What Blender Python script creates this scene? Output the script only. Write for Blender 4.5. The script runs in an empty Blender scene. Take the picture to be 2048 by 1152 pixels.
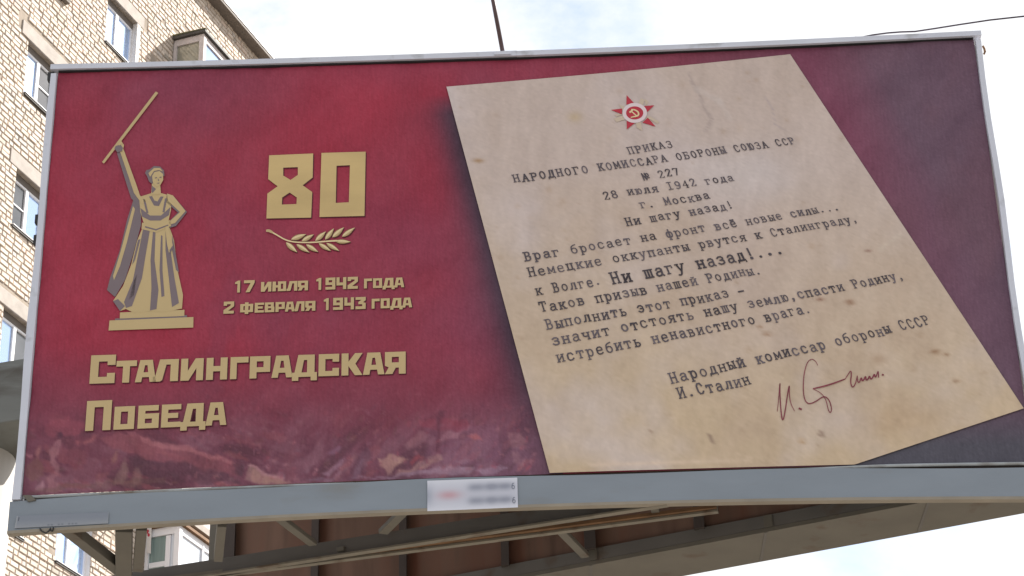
import bpy, bmesh, math, random
import numpy as np
from mathutils import Vector, Matrix
from mathutils.geometry import tessellate_polygon

SC = bpy.context.scene
COL = SC.collection
random.seed(7)
rng = np.random.default_rng(11)

# ------------------------------------------------------------------ camera
F_PX = 4541.6                       # focal length in photo pixels (2048 wide)
PITCH, ROLL = 0.487339, -0.0253284
CAM = Vector((0, 0, 1.6))
FW = Vector((0, math.cos(PITCH), math.sin(PITCH)))
_r = Vector((1, 0, 0)); _u = _r.cross(FW)
RT = math.cos(ROLL) * _r + math.sin(ROLL) * _u
UP = -math.sin(ROLL) * _r + math.cos(ROLL) * _u
cam = bpy.data.cameras.new('camera'); cam.sensor_width = 36; cam.lens = F_PX / 2048 * 36
cam.clip_start = 0.1; cam.clip_end = 6000
co = bpy.data.objects.new('camera', cam); COL.objects.link(co)
co.matrix_world = Matrix(((RT.x, UP.x, -FW.x, CAM.x), (RT.y, UP.y, -FW.y, CAM.y),
                          (RT.z, UP.z, -FW.z, CAM.z), (0, 0, 0, 1)))
SC.camera = co

# ------------------------------------------------------------------ light
SUN_AZ, SUN_EL = math.radians(56), math.radians(42)   # clockwise from +Y
world = bpy.data.worlds.new('World'); SC.world = world; world.use_nodes = True
nt = world.node_tree; nt.nodes.clear()
def N(t, typ, **kw):
    n = t.nodes.new(typ)
    for k, v in kw.items(): setattr(n, k, v)
    return n
out = N(nt, 'ShaderNodeOutputWorld'); bg = N(nt, 'ShaderNodeBackground')
bg.inputs['Strength'].default_value = 0.1
sky = N(nt, 'ShaderNodeTexSky', sky_type='NISHITA', sun_disc=False)
sky.sun_elevation = SUN_EL; sky.sun_rotation = SUN_AZ; sky.air_density = 1.0; sky.dust_density = 1.5
tc = N(nt, 'ShaderNodeTexCoord')
mp = N(nt, 'ShaderNodeMapping'); mp.inputs['Scale'].default_value = (1, 1, 1.7)
mp.inputs['Location'].default_value = (0.37, 0.1, 0.22)
cl = N(nt, 'ShaderNodeTexNoise'); cl.inputs['Scale'].default_value = 5.5; cl.inputs['Detail'].default_value = 9
cl.inputs['Roughness'].default_value = 0.6
rp = N(nt, 'ShaderNodeValToRGB')
rp.color_ramp.elements[0].position = 0.30; rp.color_ramp.elements[0].color = (0, 0, 0, 1)
rp.color_ramp.elements[1].position = 0.49; rp.color_ramp.elements[1].color = (1, 1, 1, 1)
mx = N(nt, 'ShaderNodeMix', data_type='RGBA')
mx.inputs[7].default_value = (4.75, 4.8, 4.9, 1)        # sunlit cloud
nt.links.new(tc.outputs['Generated'], mp.inputs['Vector']); nt.links.new(mp.outputs[0], cl.inputs['Vector'])
nt.links.new(cl.outputs['Fac'], rp.inputs[0]); nt.links.new(rp.outputs[0], mx.inputs[0])
nt.links.new(sky.outputs[0], mx.inputs[6]); nt.links.new(mx.outputs[2], bg.inputs['Color'])
nt.links.new(bg.outputs[0], out.inputs[0])
sl = bpy.data.lights.new('sun', 'SUN'); sl.energy = 5.0; sl.angle = math.radians(0.5); sl.color = (1, 0.95, 0.88)
so = bpy.data.objects.new('sun', sl); COL.objects.link(so)
sd = Vector((math.sin(SUN_AZ) * math.cos(SUN_EL), math.cos(SUN_AZ) * math.cos(SUN_EL), math.sin(SUN_EL)))
so.rotation_euler = sd.to_track_quat('Z', 'Y').to_euler(); so.location = (20, -20, 40)
SC.view_settings.view_transform = 'Standard'; SC.view_settings.look = 'None'
SC.view_settings.exposure = 1.25; SC.view_settings.gamma = 1

# ------------------------------------------------------------------ helpers
def lin(c):
    c = np.asarray(c, float) / 255.0
    return np.where(c <= 0.04045, c / 12.92, ((c + 0.055) / 1.055) ** 2.4)
K_PRINT = 0.92
def pr(*c):                          # printed ink colour from its look in even shade
    return tuple(np.clip(lin(c) / K_PRINT, 0.004, 0.85))

def mat(name, base=(.5, .5, .5), rough=.6, metal=0., spec=.4, var=.0, scale=4., attr=None, bump=0., bscale=40.,
        stretch=(1, 1, 1), ior=None, dark=None, dscale=3., dlo=.5, dhi=.7):
    m = bpy.data.materials.new(name); m.use_nodes = True
    t = m.node_tree; b = t.nodes['Principled BSDF']
    b.inputs['Roughness'].default_value = rough; b.inputs['Metallic'].default_value = metal
    b.inputs['Specular IOR Level'].default_value = spec
    if ior: b.inputs['IOR'].default_value = ior
    tcn = N(t, 'ShaderNodeTexCoord'); mpn = N(t, 'ShaderNodeMapping'); mpn.inputs['Scale'].default_value = stretch
    t.links.new(tcn.outputs['Object'], mpn.inputs['Vector'])
    if attr:
        src = N(t, 'ShaderNodeVertexColor', layer_name=attr).outputs['Color']
    else:
        rgb = N(t, 'ShaderNodeRGB'); rgb.outputs[0].default_value = (*base, 1); src = rgb.outputs[0]
    if var > 0:
        no = N(t, 'ShaderNodeTexNoise'); no.inputs['Scale'].default_value = scale; no.inputs['Detail'].default_value = 6
        t.links.new(mpn.outputs[0], no.inputs['Vector'])
        mr = N(t, 'ShaderNodeMapRange'); mr.inputs['From Min'].default_value = .25; mr.inputs['From Max'].default_value = .75
        mr.inputs['To Min'].default_value = 1 - var; mr.inputs['To Max'].default_value = 1 + var
        t.links.new(no.outputs['Fac'], mr.inputs['Value'])
        mm = N(t, 'ShaderNodeMix', data_type='RGBA', blend_type='MULTIPLY'); mm.inputs[0].default_value = 1
        t.links.new(src, mm.inputs[6]); t.links.new(mr.outputs[0], mm.inputs[7]); src = mm.outputs[2]
    if dark is not None:             # dirt patches with a shape of their own
        n2 = N(t, 'ShaderNodeTexNoise'); n2.inputs['Scale'].default_value = dscale; n2.inputs['Detail'].default_value = 8
        t.links.new(mpn.outputs[0], n2.inputs['Vector'])
        m2 = N(t, 'ShaderNodeMapRange'); m2.inputs['From Min'].default_value = dlo; m2.inputs['From Max'].default_value = dhi
        t.links.new(n2.outputs['Fac'], m2.inputs['Value'])
        mm = N(t, 'ShaderNodeMix', data_type='RGBA'); mm.inputs[7].default_value = (*dark, 1)
        t.links.new(m2.outputs[0], mm.inputs[0]); t.links.new(src, mm.inputs[6]); src = mm.outputs[2]
    t.links.new(src, b.inputs['Base Color'])
    if bump > 0:
        nb_ = N(t, 'ShaderNodeTexNoise'); nb_.inputs['Scale'].default_value = bscale; nb_.inputs['Detail'].default_value = 5
        t.links.new(mpn.outputs[0], nb_.inputs['Vector'])
        bp = N(t, 'ShaderNodeBump'); bp.inputs['Strength'].default_value = bump; bp.inputs['Distance'].default_value = .01
        t.links.new(nb_.outputs['Fac'], bp.inputs['Height']); t.links.new(bp.outputs[0], b.inputs['Normal'])
    return m

M = {}
M['vinyl'] = mat('printed_vinyl', attr='Col', rough=.6, spec=.25, var=.10, scale=9, stretch=(7, 1, 1), bump=.25, bscale=5)
M['sheet'] = mat('printed_sheet', attr='Col', rough=.65, spec=.2, var=.05, scale=14, stretch=(2, 1, 1))
M['gold'] = mat('gold_ink', pr(178, 157, 116), .6, spec=.25, var=.07, scale=1.6)
M['goldlight'] = mat('pale_gold_ink', pr(206, 187, 146), .6, spec=.25, var=.05, scale=5)
M['golddark'] = mat('brown_gold_ink', pr(140, 112, 78), .6, spec=.25)
M['greyink'] = mat('grey_ink', pr(112, 100, 104), .6, spec=.25, var=.06, scale=5)
M['type'] = mat('typewriter_ink', attr='Col', rough=.7, spec=.15, var=.25, scale=45)
M['sign'] = mat('red_pencil', pr(122, 60, 72), .7, spec=.15, var=.2, scale=30)
M['redink'] = mat('red_ink', pr(168, 48, 62), .6, spec=.25, var=.06, scale=20)
M['whiteink'] = mat('white_ink', pr(205, 190, 192), .6, spec=.25)
M['rayink'] = mat('pale_yellow_ink', pr(184, 168, 150), .6, spec=.25)
M['bar'] = mat('pale_grey_paint', (.53, .55, .62), .5, spec=.4, var=.08, scale=3, dark=(.25, .25, .25), dscale=6, dlo=.6, dhi=.8)
M['beam'] = mat('blue_grey_paint', (.195, .225, .26), .45, spec=.4, var=.09, scale=2.5, stretch=(.6, 1, 2), dark=(.17, .17, .165), dscale=2.2, dlo=.58, dhi=.78, bump=.06, bscale=3)
M['rail'] = mat('worn_grey_rail', (.30, .325, .34), .5, var=.15, scale=6, dark=(.13, .11, .09), dscale=4, dlo=.5, dhi=.7)
M['lip'] = mat('beige_edge_paint', (.24, .21, .165), .55, var=.15, scale=5)
M['steel'] = mat('khaki_steel_paint', (.118, .107, .086), .6, var=.12, scale=4, dark=(.09, .06, .04), dscale=5, dlo=.6, dhi=.75)
M['flange'] = mat('pale_flange_steel', (.175, .155, .12), .6, var=.15, scale=6, dark=(.10, .07, .045), dscale=7, dlo=.55, dhi=.7)  # lighter tone for the flanges than for the webs
M['steeldk'] = mat('weathered_grey_steel', (.115, .107, .097), .6, var=.12, scale=4, dark=(.09, .06, .04), dscale=5, dlo=.6, dhi=.75)
M['ply'] = mat('brown_plywood', (.16, .098, .072), .7, spec=.2, var=.3, scale=2.2, stretch=(5, 5, .6), dark=(.13, .055, .036), dscale=1.1, dlo=.5, dhi=.75)
M['rib'] = mat('dark_timber', (.055, .042, .036), .7, var=.2, scale=5)
M['rust'] = mat('rusty_steel', (.16, .085, .04), .8, var=.3, scale=8)
M['black'] = mat('black_rubber', (.02, .02, .022), .6)
M['mast'] = mat('brown_rod_paint', (.075, .045, .045), .5, var=.1)
M['cable'] = mat('cable_sheath', (.05, .035, .05), .5)
M['sticker'] = mat('sticker_print', attr='Col', rough=.5, spec=.3)
M['brick'] = mat('silicate_brick', attr='Col', rough=.85, spec=.2, var=.13, scale=11, bump=.4, bscale=60)
M['mortar'] = mat('mortar', (.29, .247, .205), .95, spec=.1, var=.4, scale=3, bump=.5, bscale=30)
M['gable'] = mat('gable_brickwork', (.5, .44, .38), .9, spec=.2, var=.1, scale=3)
_t = M['gable'].node_tree; _b = N(_t, 'ShaderNodeTexBrick'); _c = N(_t, 'ShaderNodeTexCoord'); _m = N(_t, 'ShaderNodeMapping'); _m.inputs['Rotation'].default_value = (math.pi / 2, 0, math.pi / 2)
_b.inputs['Scale'].default_value = 1; _b.inputs['Brick Width'].default_value = .26; _b.inputs['Row Height'].default_value = .1095; _b.inputs['Mortar Size'].default_value = .012
_b.inputs['Color1'].default_value = (.58, .50, .43, 1); _b.inputs['Color2'].default_value = (.47, .41, .36, 1); _b.inputs['Mortar'].default_value = (.28, .24, .2, 1)
_t.links.new(_c.outputs['Object'], _m.inputs['Vector']); _t.links.new(_m.outputs[0], _b.inputs['Vector']); _t.links.new(_b.outputs['Color'], _t.nodes['Principled BSDF'].inputs['Base Color'])
M['concrete'] = mat('lintel_concrete', (.35, .315, .285), .85, spec=.2, var=.14, scale=5, bump=.3, bscale=50)
M['plaster'] = mat('reveal_plaster', (.62, .59, .57), .8, spec=.2, var=.08, scale=6)
M['pvc'] = mat('white_window_plastic', (.72, .72, .75), .35, spec=.5)
M['sill'] = mat('zinc_sill', (.62, .63, .66), .4, spec=.5, var=.06)
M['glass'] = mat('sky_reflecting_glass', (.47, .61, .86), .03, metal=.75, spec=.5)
M['glassdk'] = mat('netted_glass', (.10, .105, .115), .08, spec=.5, var=.25, scale=2)
M['glassyel'] = mat('old_balcony_glass', (.30, .29, .24), .06, metal=.25, spec=.5, var=.1, scale=2)
M['curtain'] = mat('green_curtain_glass', (.20, .27, .26), .25, spec=.5, var=.22, scale=3, stretch=(7, 7, .3))
M['blind'] = mat('white_blind_glass', (.60, .64, .70), .15, spec=.5)
M['wood'] = mat('old_painted_wood', (.52, .47, .46), .7, var=.15, scale=6)
M['roofdk'] = mat('dark_roof_sheet', (.06, .055, .05), .7, var=.2)
M['moss'] = mat('mossy_roof_edge', (.10, .10, .05), .9, var=.3, scale=6)
M['fascia'] = mat('eave_board', (.14, .12, .105), .8, var=.15)
M['siding'] = mat('beige_siding', (.62, .56, .50), .6, var=.05, scale=20, stretch=(8, 8, .4))
M['head'] = mat('grey_column_paint', (.16, .168, .16), .7, var=.14, scale=2.5, stretch=(.6, .6, 3), dark=(.085, .08, .07), dscale=2.6, dlo=.46, dhi=.66)
M['pillar'] = mat('white_column_paint', (.45, .435, .41), .7, var=.08, scale=3, stretch=(3, 3, .6))
M['asphalt'] = mat('grey_asphalt', (.055, .055, .057), .9, var=.2, scale=3)
M['paving'] = mat('concrete_paving', (.22, .205, .185), .9, var=.15, scale=2)
M['grass'] = mat('dry_ground', (.15, .128, .105), .95, var=.3, scale=1)

def link(name, me, parent=None, label=None):
    o = bpy.data.objects.new(name, me); COL.objects.link(o)
    if parent is not None: o.parent = parent
    if label: o['label'] = label
    return o
def thing(name, label, cat, group=None, M4=None):
    o = bpy.data.objects.new(name, None); COL.objects.link(o); o.empty_display_size = .3
    if M4 is not None: o.matrix_world = M4
    o['label'] = label; o['category'] = cat
    if group: o['group'] = group
    return o

class MB:
    """collects faces (with a material slot and an optional colour) for ONE mesh object"""
    def __init__(s): s.v = []; s.f = []; s.mi = []; s.c = []; s.sm = []
    def face(s, pts, mi=0, c=(1, 1, 1), smooth=False):
        i = len(s.v); s.v += [tuple(p) for p in pts]; s.f.append(tuple(range(i, i + len(pts)))); s.mi.append(mi); s.c.append(c); s.sm.append(smooth)
    def poly(s, pts, holes=(), mi=0, c=(1, 1, 1)):
        loops = [[Vector(p) for p in pts]] + [[Vector(p) for p in h] for h in holes]
        flat = [p for l in loops for p in l]
        for tri in tessellate_polygon(loops):
            s.face([flat[k] for k in tri], mi, c)
    def hexa(s, p, mi=0, c=(1, 1, 1)):            # p: 8 corners, bottom 4 then top 4, counter-clockwise
        i = len(s.v); s.v += [tuple(q) for q in p]
        for f in ((3, 2, 1, 0), (4, 5, 6, 7), (0, 1, 5, 4), (1, 2, 6, 5), (2, 3, 7, 6), (3, 0, 4, 7)):
            s.f.append(tuple(i + k for k in f)); s.mi.append(mi); s.c.append(c); s.sm.append(False)
    def box(s, a, b, mi=0, c=(1, 1, 1)):
        x0, y0, z0 = (min(a[k], b[k]) for k in range(3)); x1, y1, z1 = (max(a[k], b[k]) for k in range(3))
        s.hexa([(x0, y0, z0), (x1, y0, z0), (x1, y1, z0), (x0, y1, z0), (x0, y0, z1), (x1, y0, z1), (x1, y1, z1), (x0, y1, z1)], mi, c)
    def beam(s, a, b, wid, hei, mi=0, up=(0, 0, 1)):     # box along a-b, wid sideways, hei along up, a/b at centre
        a = Vector(a); b = Vector(b); d = (b - a).normalized(); sd_ = d.cross(Vector(up)).normalized() * wid / 2
        uu = sd_.cross(d).normalized() * hei / 2
        s.hexa([a - sd_ - uu, b - sd_ - uu, b + sd_ - uu, a + sd_ - uu, a - sd_ + uu, b - sd_ + uu, b + sd_ + uu, a + sd_ + uu], mi)
    def tube(s, pts, r, n=10, mi=0, r1=None):
        pts = [Vector(p) for p in pts]; rings = []
        for k, p in enumerate(pts):
            d = (pts[min(k + 1, len(pts) - 1)] - pts[max(k - 1, 0)]).normalized()
            a = d.orthogonal().normalized() if abs(d.z) > .9 else d.cross(Vector((0, 0, 1))).normalized(); b = d.cross(a)
            rr = r if r1 is None else r + (r1 - r) * k / (len(pts) - 1)
            rings.append([p + rr * (a * math.cos(2 * math.pi * j / n) + b * math.sin(2 * math.pi * j / n)) for j in range(n)])
        i = len(s.v); s.v += [tuple(q) for rg in rings for q in rg]
        for k in range(len(pts) - 1):
            for j in range(n):
                s.f.append((i + k * n + j, i + k * n + (j + 1) % n, i + (k + 1) * n + (j + 1) % n, i + (k + 1) * n + j)); s.mi.append(mi); s.c.append((1, 1, 1)); s.sm.append(True)
        s.f.append(tuple(i + j for j in range(n))[::-1]); s.mi.append(mi); s.c.append((1, 1, 1)); s.sm.append(False)
        s.f.append(tuple(i + (len(pts) - 1) * n + j for j in range(n))); s.mi.append(mi); s.c.append((1, 1, 1)); s.sm.append(False)
    def build(s, name, mats, parent=None, label=None, color=False, bevel=0):
        me = bpy.data.meshes.new(name); me.from_pydata(s.v, [], s.f)
        for m in (mats if isinstance(mats, (list, tuple)) else [mats]): me.materials.append(m)
        me.polygons.foreach_set('material_index', s.mi)
        me.polygons.foreach_set('use_smooth', s.sm)
        if color:
            at = me.color_attributes.new('Col', 'FLOAT_COLOR', 'CORNER')
            cc = np.ones((len(me.loops), 4), np.float32); tot = np.array([len(f) for f in s.f])
            cc[:, :3] = np.repeat(np.array(s.c, np.float32), tot, axis=0); at.data.foreach_set('color', cc.ravel())
        me.update()
        o = link(name, me, parent, label)
        if bevel:
            bv = o.modifiers.new('bevel', 'BEVEL'); bv.width = bevel; bv.segments = 2; bv.limit_method = 'ANGLE'
        return o

def grid_mesh(name, P, C, m, parent, label=None):       # P (ny,nx,3) points, C (ny,nx,3) colours
    ny, nx = P.shape[:2]; me = bpy.data.meshes.new(name)
    idx = np.arange(nx * ny).reshape(ny, nx)
    q = np.stack([idx[:-1, :-1], idx[1:, :-1], idx[1:, 1:], idx[:-1, 1:]], -1).reshape(-1, 4)
    me.vertices.add(nx * ny); me.vertices.foreach_set('co', P.reshape(-1).astype(np.float32))
    me.loops.add(q.size); me.loops.foreach_set('vertex_index', q.ravel().astype(np.int32))
    me.polygons.add(len(q)); me.polygons.foreach_set('loop_start', (np.arange(len(q)) * 4).astype(np.int32))
    me.update(calc_edges=True); me.materials.append(m)
    at = me.color_attributes.new('Col', 'FLOAT_COLOR', 'POINT')
    cc = np.ones((nx * ny, 4), np.float32); cc[:, :3] = C.reshape(-1, 3); at.data.foreach_set('color', cc.ravel())
    me.polygons.foreach_set('use_smooth', [True] * len(q)); me.validate(); me.update()
    return link(name, me, parent, label)

# measured points of the photograph turned into places on a real plane
def ray(px, py):
    return (FW * F_PX + RT * (px - 1024) + UP * (576 - py)).normalized()
def hit(px, py, o, n):
    q = ray(px, py); return CAM + q * ((o - CAM).dot(n) / q.dot(n))

# ------------------------------------------------------------------ ground
def sheet(name, pts, m, label=None):
    b = MB(); b.face(pts); o = b.build(name, m); o['kind'] = 'structure'; return o
sheet('ground', [(-2500, -2500, 0), (2500, -2500, 0), (2500, 2500, 0), (-2500, 2500, 0)], M['grass'])
sheet('road', [(-400, -14, .004), (400, -14, .004), (400, -3, .004), (-400, -3, .004)], M['asphalt'])
b = MB(); b.box((-400, -2.9, 0), (400, 16, .13)); o = b.build('pavement', M['paving']); o['kind'] = 'structure'

# ================================================================== BILLBOARD
BC = Vector((0.0602921, 12.4004933, 8.3919631)); BYAW = -0.0201198
BE = Vector((math.cos(BYAW), math.sin(BYAW), 0)); BN = Vector((math.sin(BYAW), -math.cos(BYAW), 0))
bill = thing('billboard', 'big red billboard with golden lettering and a typed sheet on its grey steel frame', 'billboard',
             M4=Matrix.Translation((BC.x, BC.y, 0)) @ Matrix.Rotation(BYAW, 4, 'Z'))
CZ = BC.z
def L(u, v, w=0.):  return Vector((u, -w, CZ + v))            # local billboard coordinates
def B(px, py, w=0.):
    X = hit(px, py, BC + BN * w, BN) - BC; return X.dot(BE), X.z
def BL(px, py, w=0.): return L(*B(px, py, w), w)
def BZ(px, py, v):                                             # on the level v: local point
    q = ray(px, py); t = (CZ + v - CAM.z) / q.z; X = CAM + q * t - BC
    return Vector((X.dot(BE), -X.dot(BN), CZ + v))
vtop = lambda u: 1.472 + .026 * (u / 3) ** 2
vbot = lambda u: -1.475 - .027 * (u / 3) ** 2
U0, U1 = -3.0, 2.985

# ---- value noise for the printed artwork
def vnoise(X, Y, sc, seed):
    r = np.random.default_rng(seed); g = r.random((64, 64))
    x = X / sc; y = Y / sc; xi = np.floor(x).astype(int); yi = np.floor(y).astype(int); fx = x - xi; fy = y - yi
    fx = fx * fx * (3 - 2 * fx); fy = fy * fy * (3 - 2 * fy)
    G = lambda a, b_: g[a % 64, b_ % 64]
    return (G(yi, xi) * (1 - fx) + G(yi, xi + 1) * fx) * (1 - fy) + (G(yi + 1, xi) * (1 - fx) + G(yi + 1, xi + 1) * fx) * fy
def fbm(X, Y, sc, seed, o=4):
    s = 0; a = 1; t = 0
    for k in range(o):
        s = s + a * vnoise(X, Y, sc / 2 ** k, seed + k); t += a; a *= .55
    return s / t
def over(C, col, a):
    return C + (np.array(col, float) - C) * a[..., None]
def blob(X, Y, x, y, rx, ry): return np.exp(-(((X - x) / rx) ** 2 + ((Y - y) / ry) ** 2))
def stroke(C, X, Y, x0, y0, x1, y1, wd, col, al):              # one dry brush stroke
    m_ = wd * 3 + 4
    xa, xb = min(x0, x1) - m_, max(x0, x1) + m_; ya, yb = min(y0, y1) - m_, max(y0, y1) + m_
    sel = (X > xa) & (X < xb) & (Y > ya) & (Y < yb)
    if not sel.any(): return
    xs, ys = X[sel], Y[sel]; dx, dy = x1 - x0, y1 - y0; l2 = dx * dx + dy * dy + 1e-6
    t = np.clip(((xs - x0) * dx + (ys - y0) * dy) / l2, 0, 1)
    wob = wd * (.75 + .5 * np.sin(t * 9 + x0) * .4)
    d = np.hypot(xs - x0 - t * dx, ys - y0 - t * dy) / wob
    d = d * (.75 + .5 * vnoise(xs, ys, 9, 5))
    a = al * np.clip(1.5 - d, 0, 1)
    C[sel] = C[sel] + (np.array(col, float) - C[sel]) * a[:, None]

NX, NY = 620, 300
ss = np.linspace(0, 1, NX); tt = np.linspace(0, 1, NY)
Ug = U0 + (U1 - U0) * ss[None, :] + 0 * tt[:, None]
Vg = (vtop(Ug) * (1 - tt[:, None]) + vbot(Ug) * tt[:, None])
def px_of(u, v):                                               # photo pixels, the artwork was measured in them
    X = BC.x + u * BE.x; Y = BC.y + u * BE.y; Z = CZ + v
    dx, dy, dz = X - CAM.x, Y - CAM.y, Z - CAM.z
    c = dx * FW.x + dy * FW.y + dz * FW.z
    return 1024 + F_PX * (dx * RT.x + dy * RT.y + dz * RT.z) / c, 576 - F_PX * (dx * UP.x + dy * UP.y + dz * UP.z) / c
PX, PY = px_of(Ug, Vg)
C = np.zeros((NY, NX, 3)) + np.array((133, 47, 65.))
n1 = fbm(PX, PY, 330, 3); n2 = fbm(PX, PY * .8, 120, 9); n3 = fbm(PX + PY * .5, PY, 60, 14)
C = over(C, (158, 40, 60), np.clip((n1 - .5) * 2.0, 0, .55))
C = over(C, (120, 54, 76), np.clip((.5 - n1) * 2.0, 0, .55))
C = over(C, (150, 44, 62), np.clip((n2 - .55) * 1.6, 0, .5))
for (x, y, rx, ry, col, a) in [(250, 600, 210, 200, (152, 42, 62), .6), (150, 480, 120, 260, (150, 42, 62), .5), (470, 700, 60, 140, (150, 40, 58), .5),
                               (880, 330, 70, 140, (154, 38, 58), .55), (820, 480, 110, 80, (112, 52, 76), .4), (620, 640, 160, 60, (114, 52, 74), .35),
                               (950, 640, 90, 110, (112, 56, 80), .5), (800, 130, 260, 40, (142, 62, 84), .5), (1250, 110, 240, 30, (140, 58, 80), .5),
                               (560, 430, 260, 40, (136, 48, 74), .3), (700, 720, 90, 110, (142, 42, 60), .4), (430, 160, 160, 60, (122, 52, 74), .4)]:
    C = over(C, col, a * blob(PX, PY, x, y, rx, ry))
stroke(C, PX, PY, 640, 560, 520, 900, 34, (152, 44, 60), .22)   # printed light beams
stroke(C, PX, PY, 470, 560, 420, 760, 30, (108, 50, 72), .22)
stroke(C, PX, PY, 860, 560, 640, 900, 40, (140, 46, 62), .2)
# the right field goes to plum and slate
right = np.clip((PX - (1560 + (PY - 110) * .45)) / 300, 0, 1)
C = over(C, (96, 72, 88), (np.clip((PX - 1240) / 560, 0, 1) ** .8))
C = over(C, (116, 58, 80), .8 * np.clip(1 - np.abs(PX - (1600 + (PY - 110) * .62)) / 130, 0, 1) * np.clip((760 - PY) / 500, 0, 1))
C = over(C, (100, 66, 78), np.clip((n2 - .45) * 1.5, 0, .4) * np.clip((PX - 1600) / 200, 0, 1))
C = over(C, (74, 72, 82), np.clip((PX - 1640) / 80, 0, 1) * np.clip((PY - 800) / 90, 0, 1))
# printed soft shadow of the sheet
edge = 893 + .265 * (PY - 175)
dxe = edge - PX
C = over(C, (58, 46, 60), .95 * (dxe > -30) * np.exp(-(np.clip(dxe, 0, None) / 30) ** 1.6) * np.clip((PY - 190) / 40, 0, 1))
C = over(C, (72, 46, 62), .4 * (dxe > -30) * np.exp(-(np.clip(dxe, 0, None) / 62) ** 2) * np.clip((PY - 190) / 40, 0, 1))
# battle painting along the foot of the poster
low = np.clip((PY - 690) / 210, 0, 1) * np.clip((1120 - PX) / 60, 0, 1)
C = over(C, (98, 60, 75), .85 * low)
C = over(C, (112, 78, 100), .5 * np.clip((PY - 780) / 120, 0, 1) * np.clip((PX - 780) / 200, 0, 1) * np.clip((1120 - PX) / 60, 0, 1))
pal = [(150, 84, 92), (84, 52, 68), (172, 128, 132), (128, 62, 76), (104, 74, 88), (160, 108, 108), (76, 50, 66), (138, 112, 128), (120, 82, 76), (92, 70, 62)]
WX = PX + (fbm(PX, PY, 34, 91) - .5) * 22; WY = PY + (fbm(PX, PY, 34, 97) - .5) * 22
def patch(pts, col, al, blur=3.0):
    global C
    pts = np.array(pts, float); x0, y0 = pts.min(0) - 14; x1, y1 = pts.max(0) + 14
    sel = (WX > x0) & (WX < x1) & (WY > y0) & (WY < y1)
    if not sel.any(): return
    x, y = WX[sel], WY[sel]; ins = np.zeros(x.shape, bool); dist = np.full(x.shape, 1e9)
    for (ax, ay), (bx, by) in zip(pts, np.roll(pts, -1, 0)):
        cr = ((ay > y) != (by > y)) & (x < (bx - ax) * (y - ay) / (by - ay + 1e-9) + ax); ins ^= cr
        l2 = (bx - ax) ** 2 + (by - ay) ** 2 + 1e-9; t = np.clip(((x - ax) * (bx - ax) + (y - ay) * (by - ay)) / l2, 0, 1)
        dist = np.minimum(dist, np.hypot(x - ax - t * (bx - ax), y - ay - t * (by - ay)))
    a = .84 * al * np.clip(.5 + np.where(ins, dist, -dist) / (2 * blur), 0, 1) * (.7 + .5 * vnoise(x, y, 13, 23))
    C[sel] = C[sel] + (np.array(col, float) - C[sel]) * np.clip(a, 0, 1)[:, None]
# loose under-painting: slanted smears of mauve, tan and dark
for (ang, x0, x1, sd_) in ((.30, 40, 620, 101), (-.85, 560, 1110, 111)):
    ca, sa = math.cos(ang), math.sin(ang); A_ = PX * ca + PY * sa; B_ = -PX * sa + PY * ca
    m_ = np.clip((PY - 800) / 130, 0, 1) * np.clip((PX - x0) / 60, 0, 1) * np.clip((x1 - PX) / 60, 0, 1)
    f1 = fbm(A_, B_ * 2.6, 90, sd_); f2 = fbm(A_ + 300, B_ * 3.2, 60, sd_ + 3)
    C = over(C, (140, 100, 112), np.clip((f1 - .52) * 5, 0, .5) * m_); C = over(C, (76, 44, 54), np.clip((.48 - f1) * 5, 0, .6) * m_)
    C = over(C, (142, 78, 84), np.clip((f2 - .57) * 5, 0, .5) * m_)
for k in range(420):
    x = random.uniform(55, 1085); y = 990 - 150 * random.random() ** 1.2; y -= (x - 45) * .035; l = random.uniform(2, 13)
    an = random.gauss(.35 if x < 600 else -.8, .45)
    stroke(C, PX, PY, x, y, x + l * math.cos(an), y + l * math.sin(an), random.uniform(1.5, 6), random.choice(pal), .1 + .35 * max(0, (y - 820) / 170) * random.random())
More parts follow.
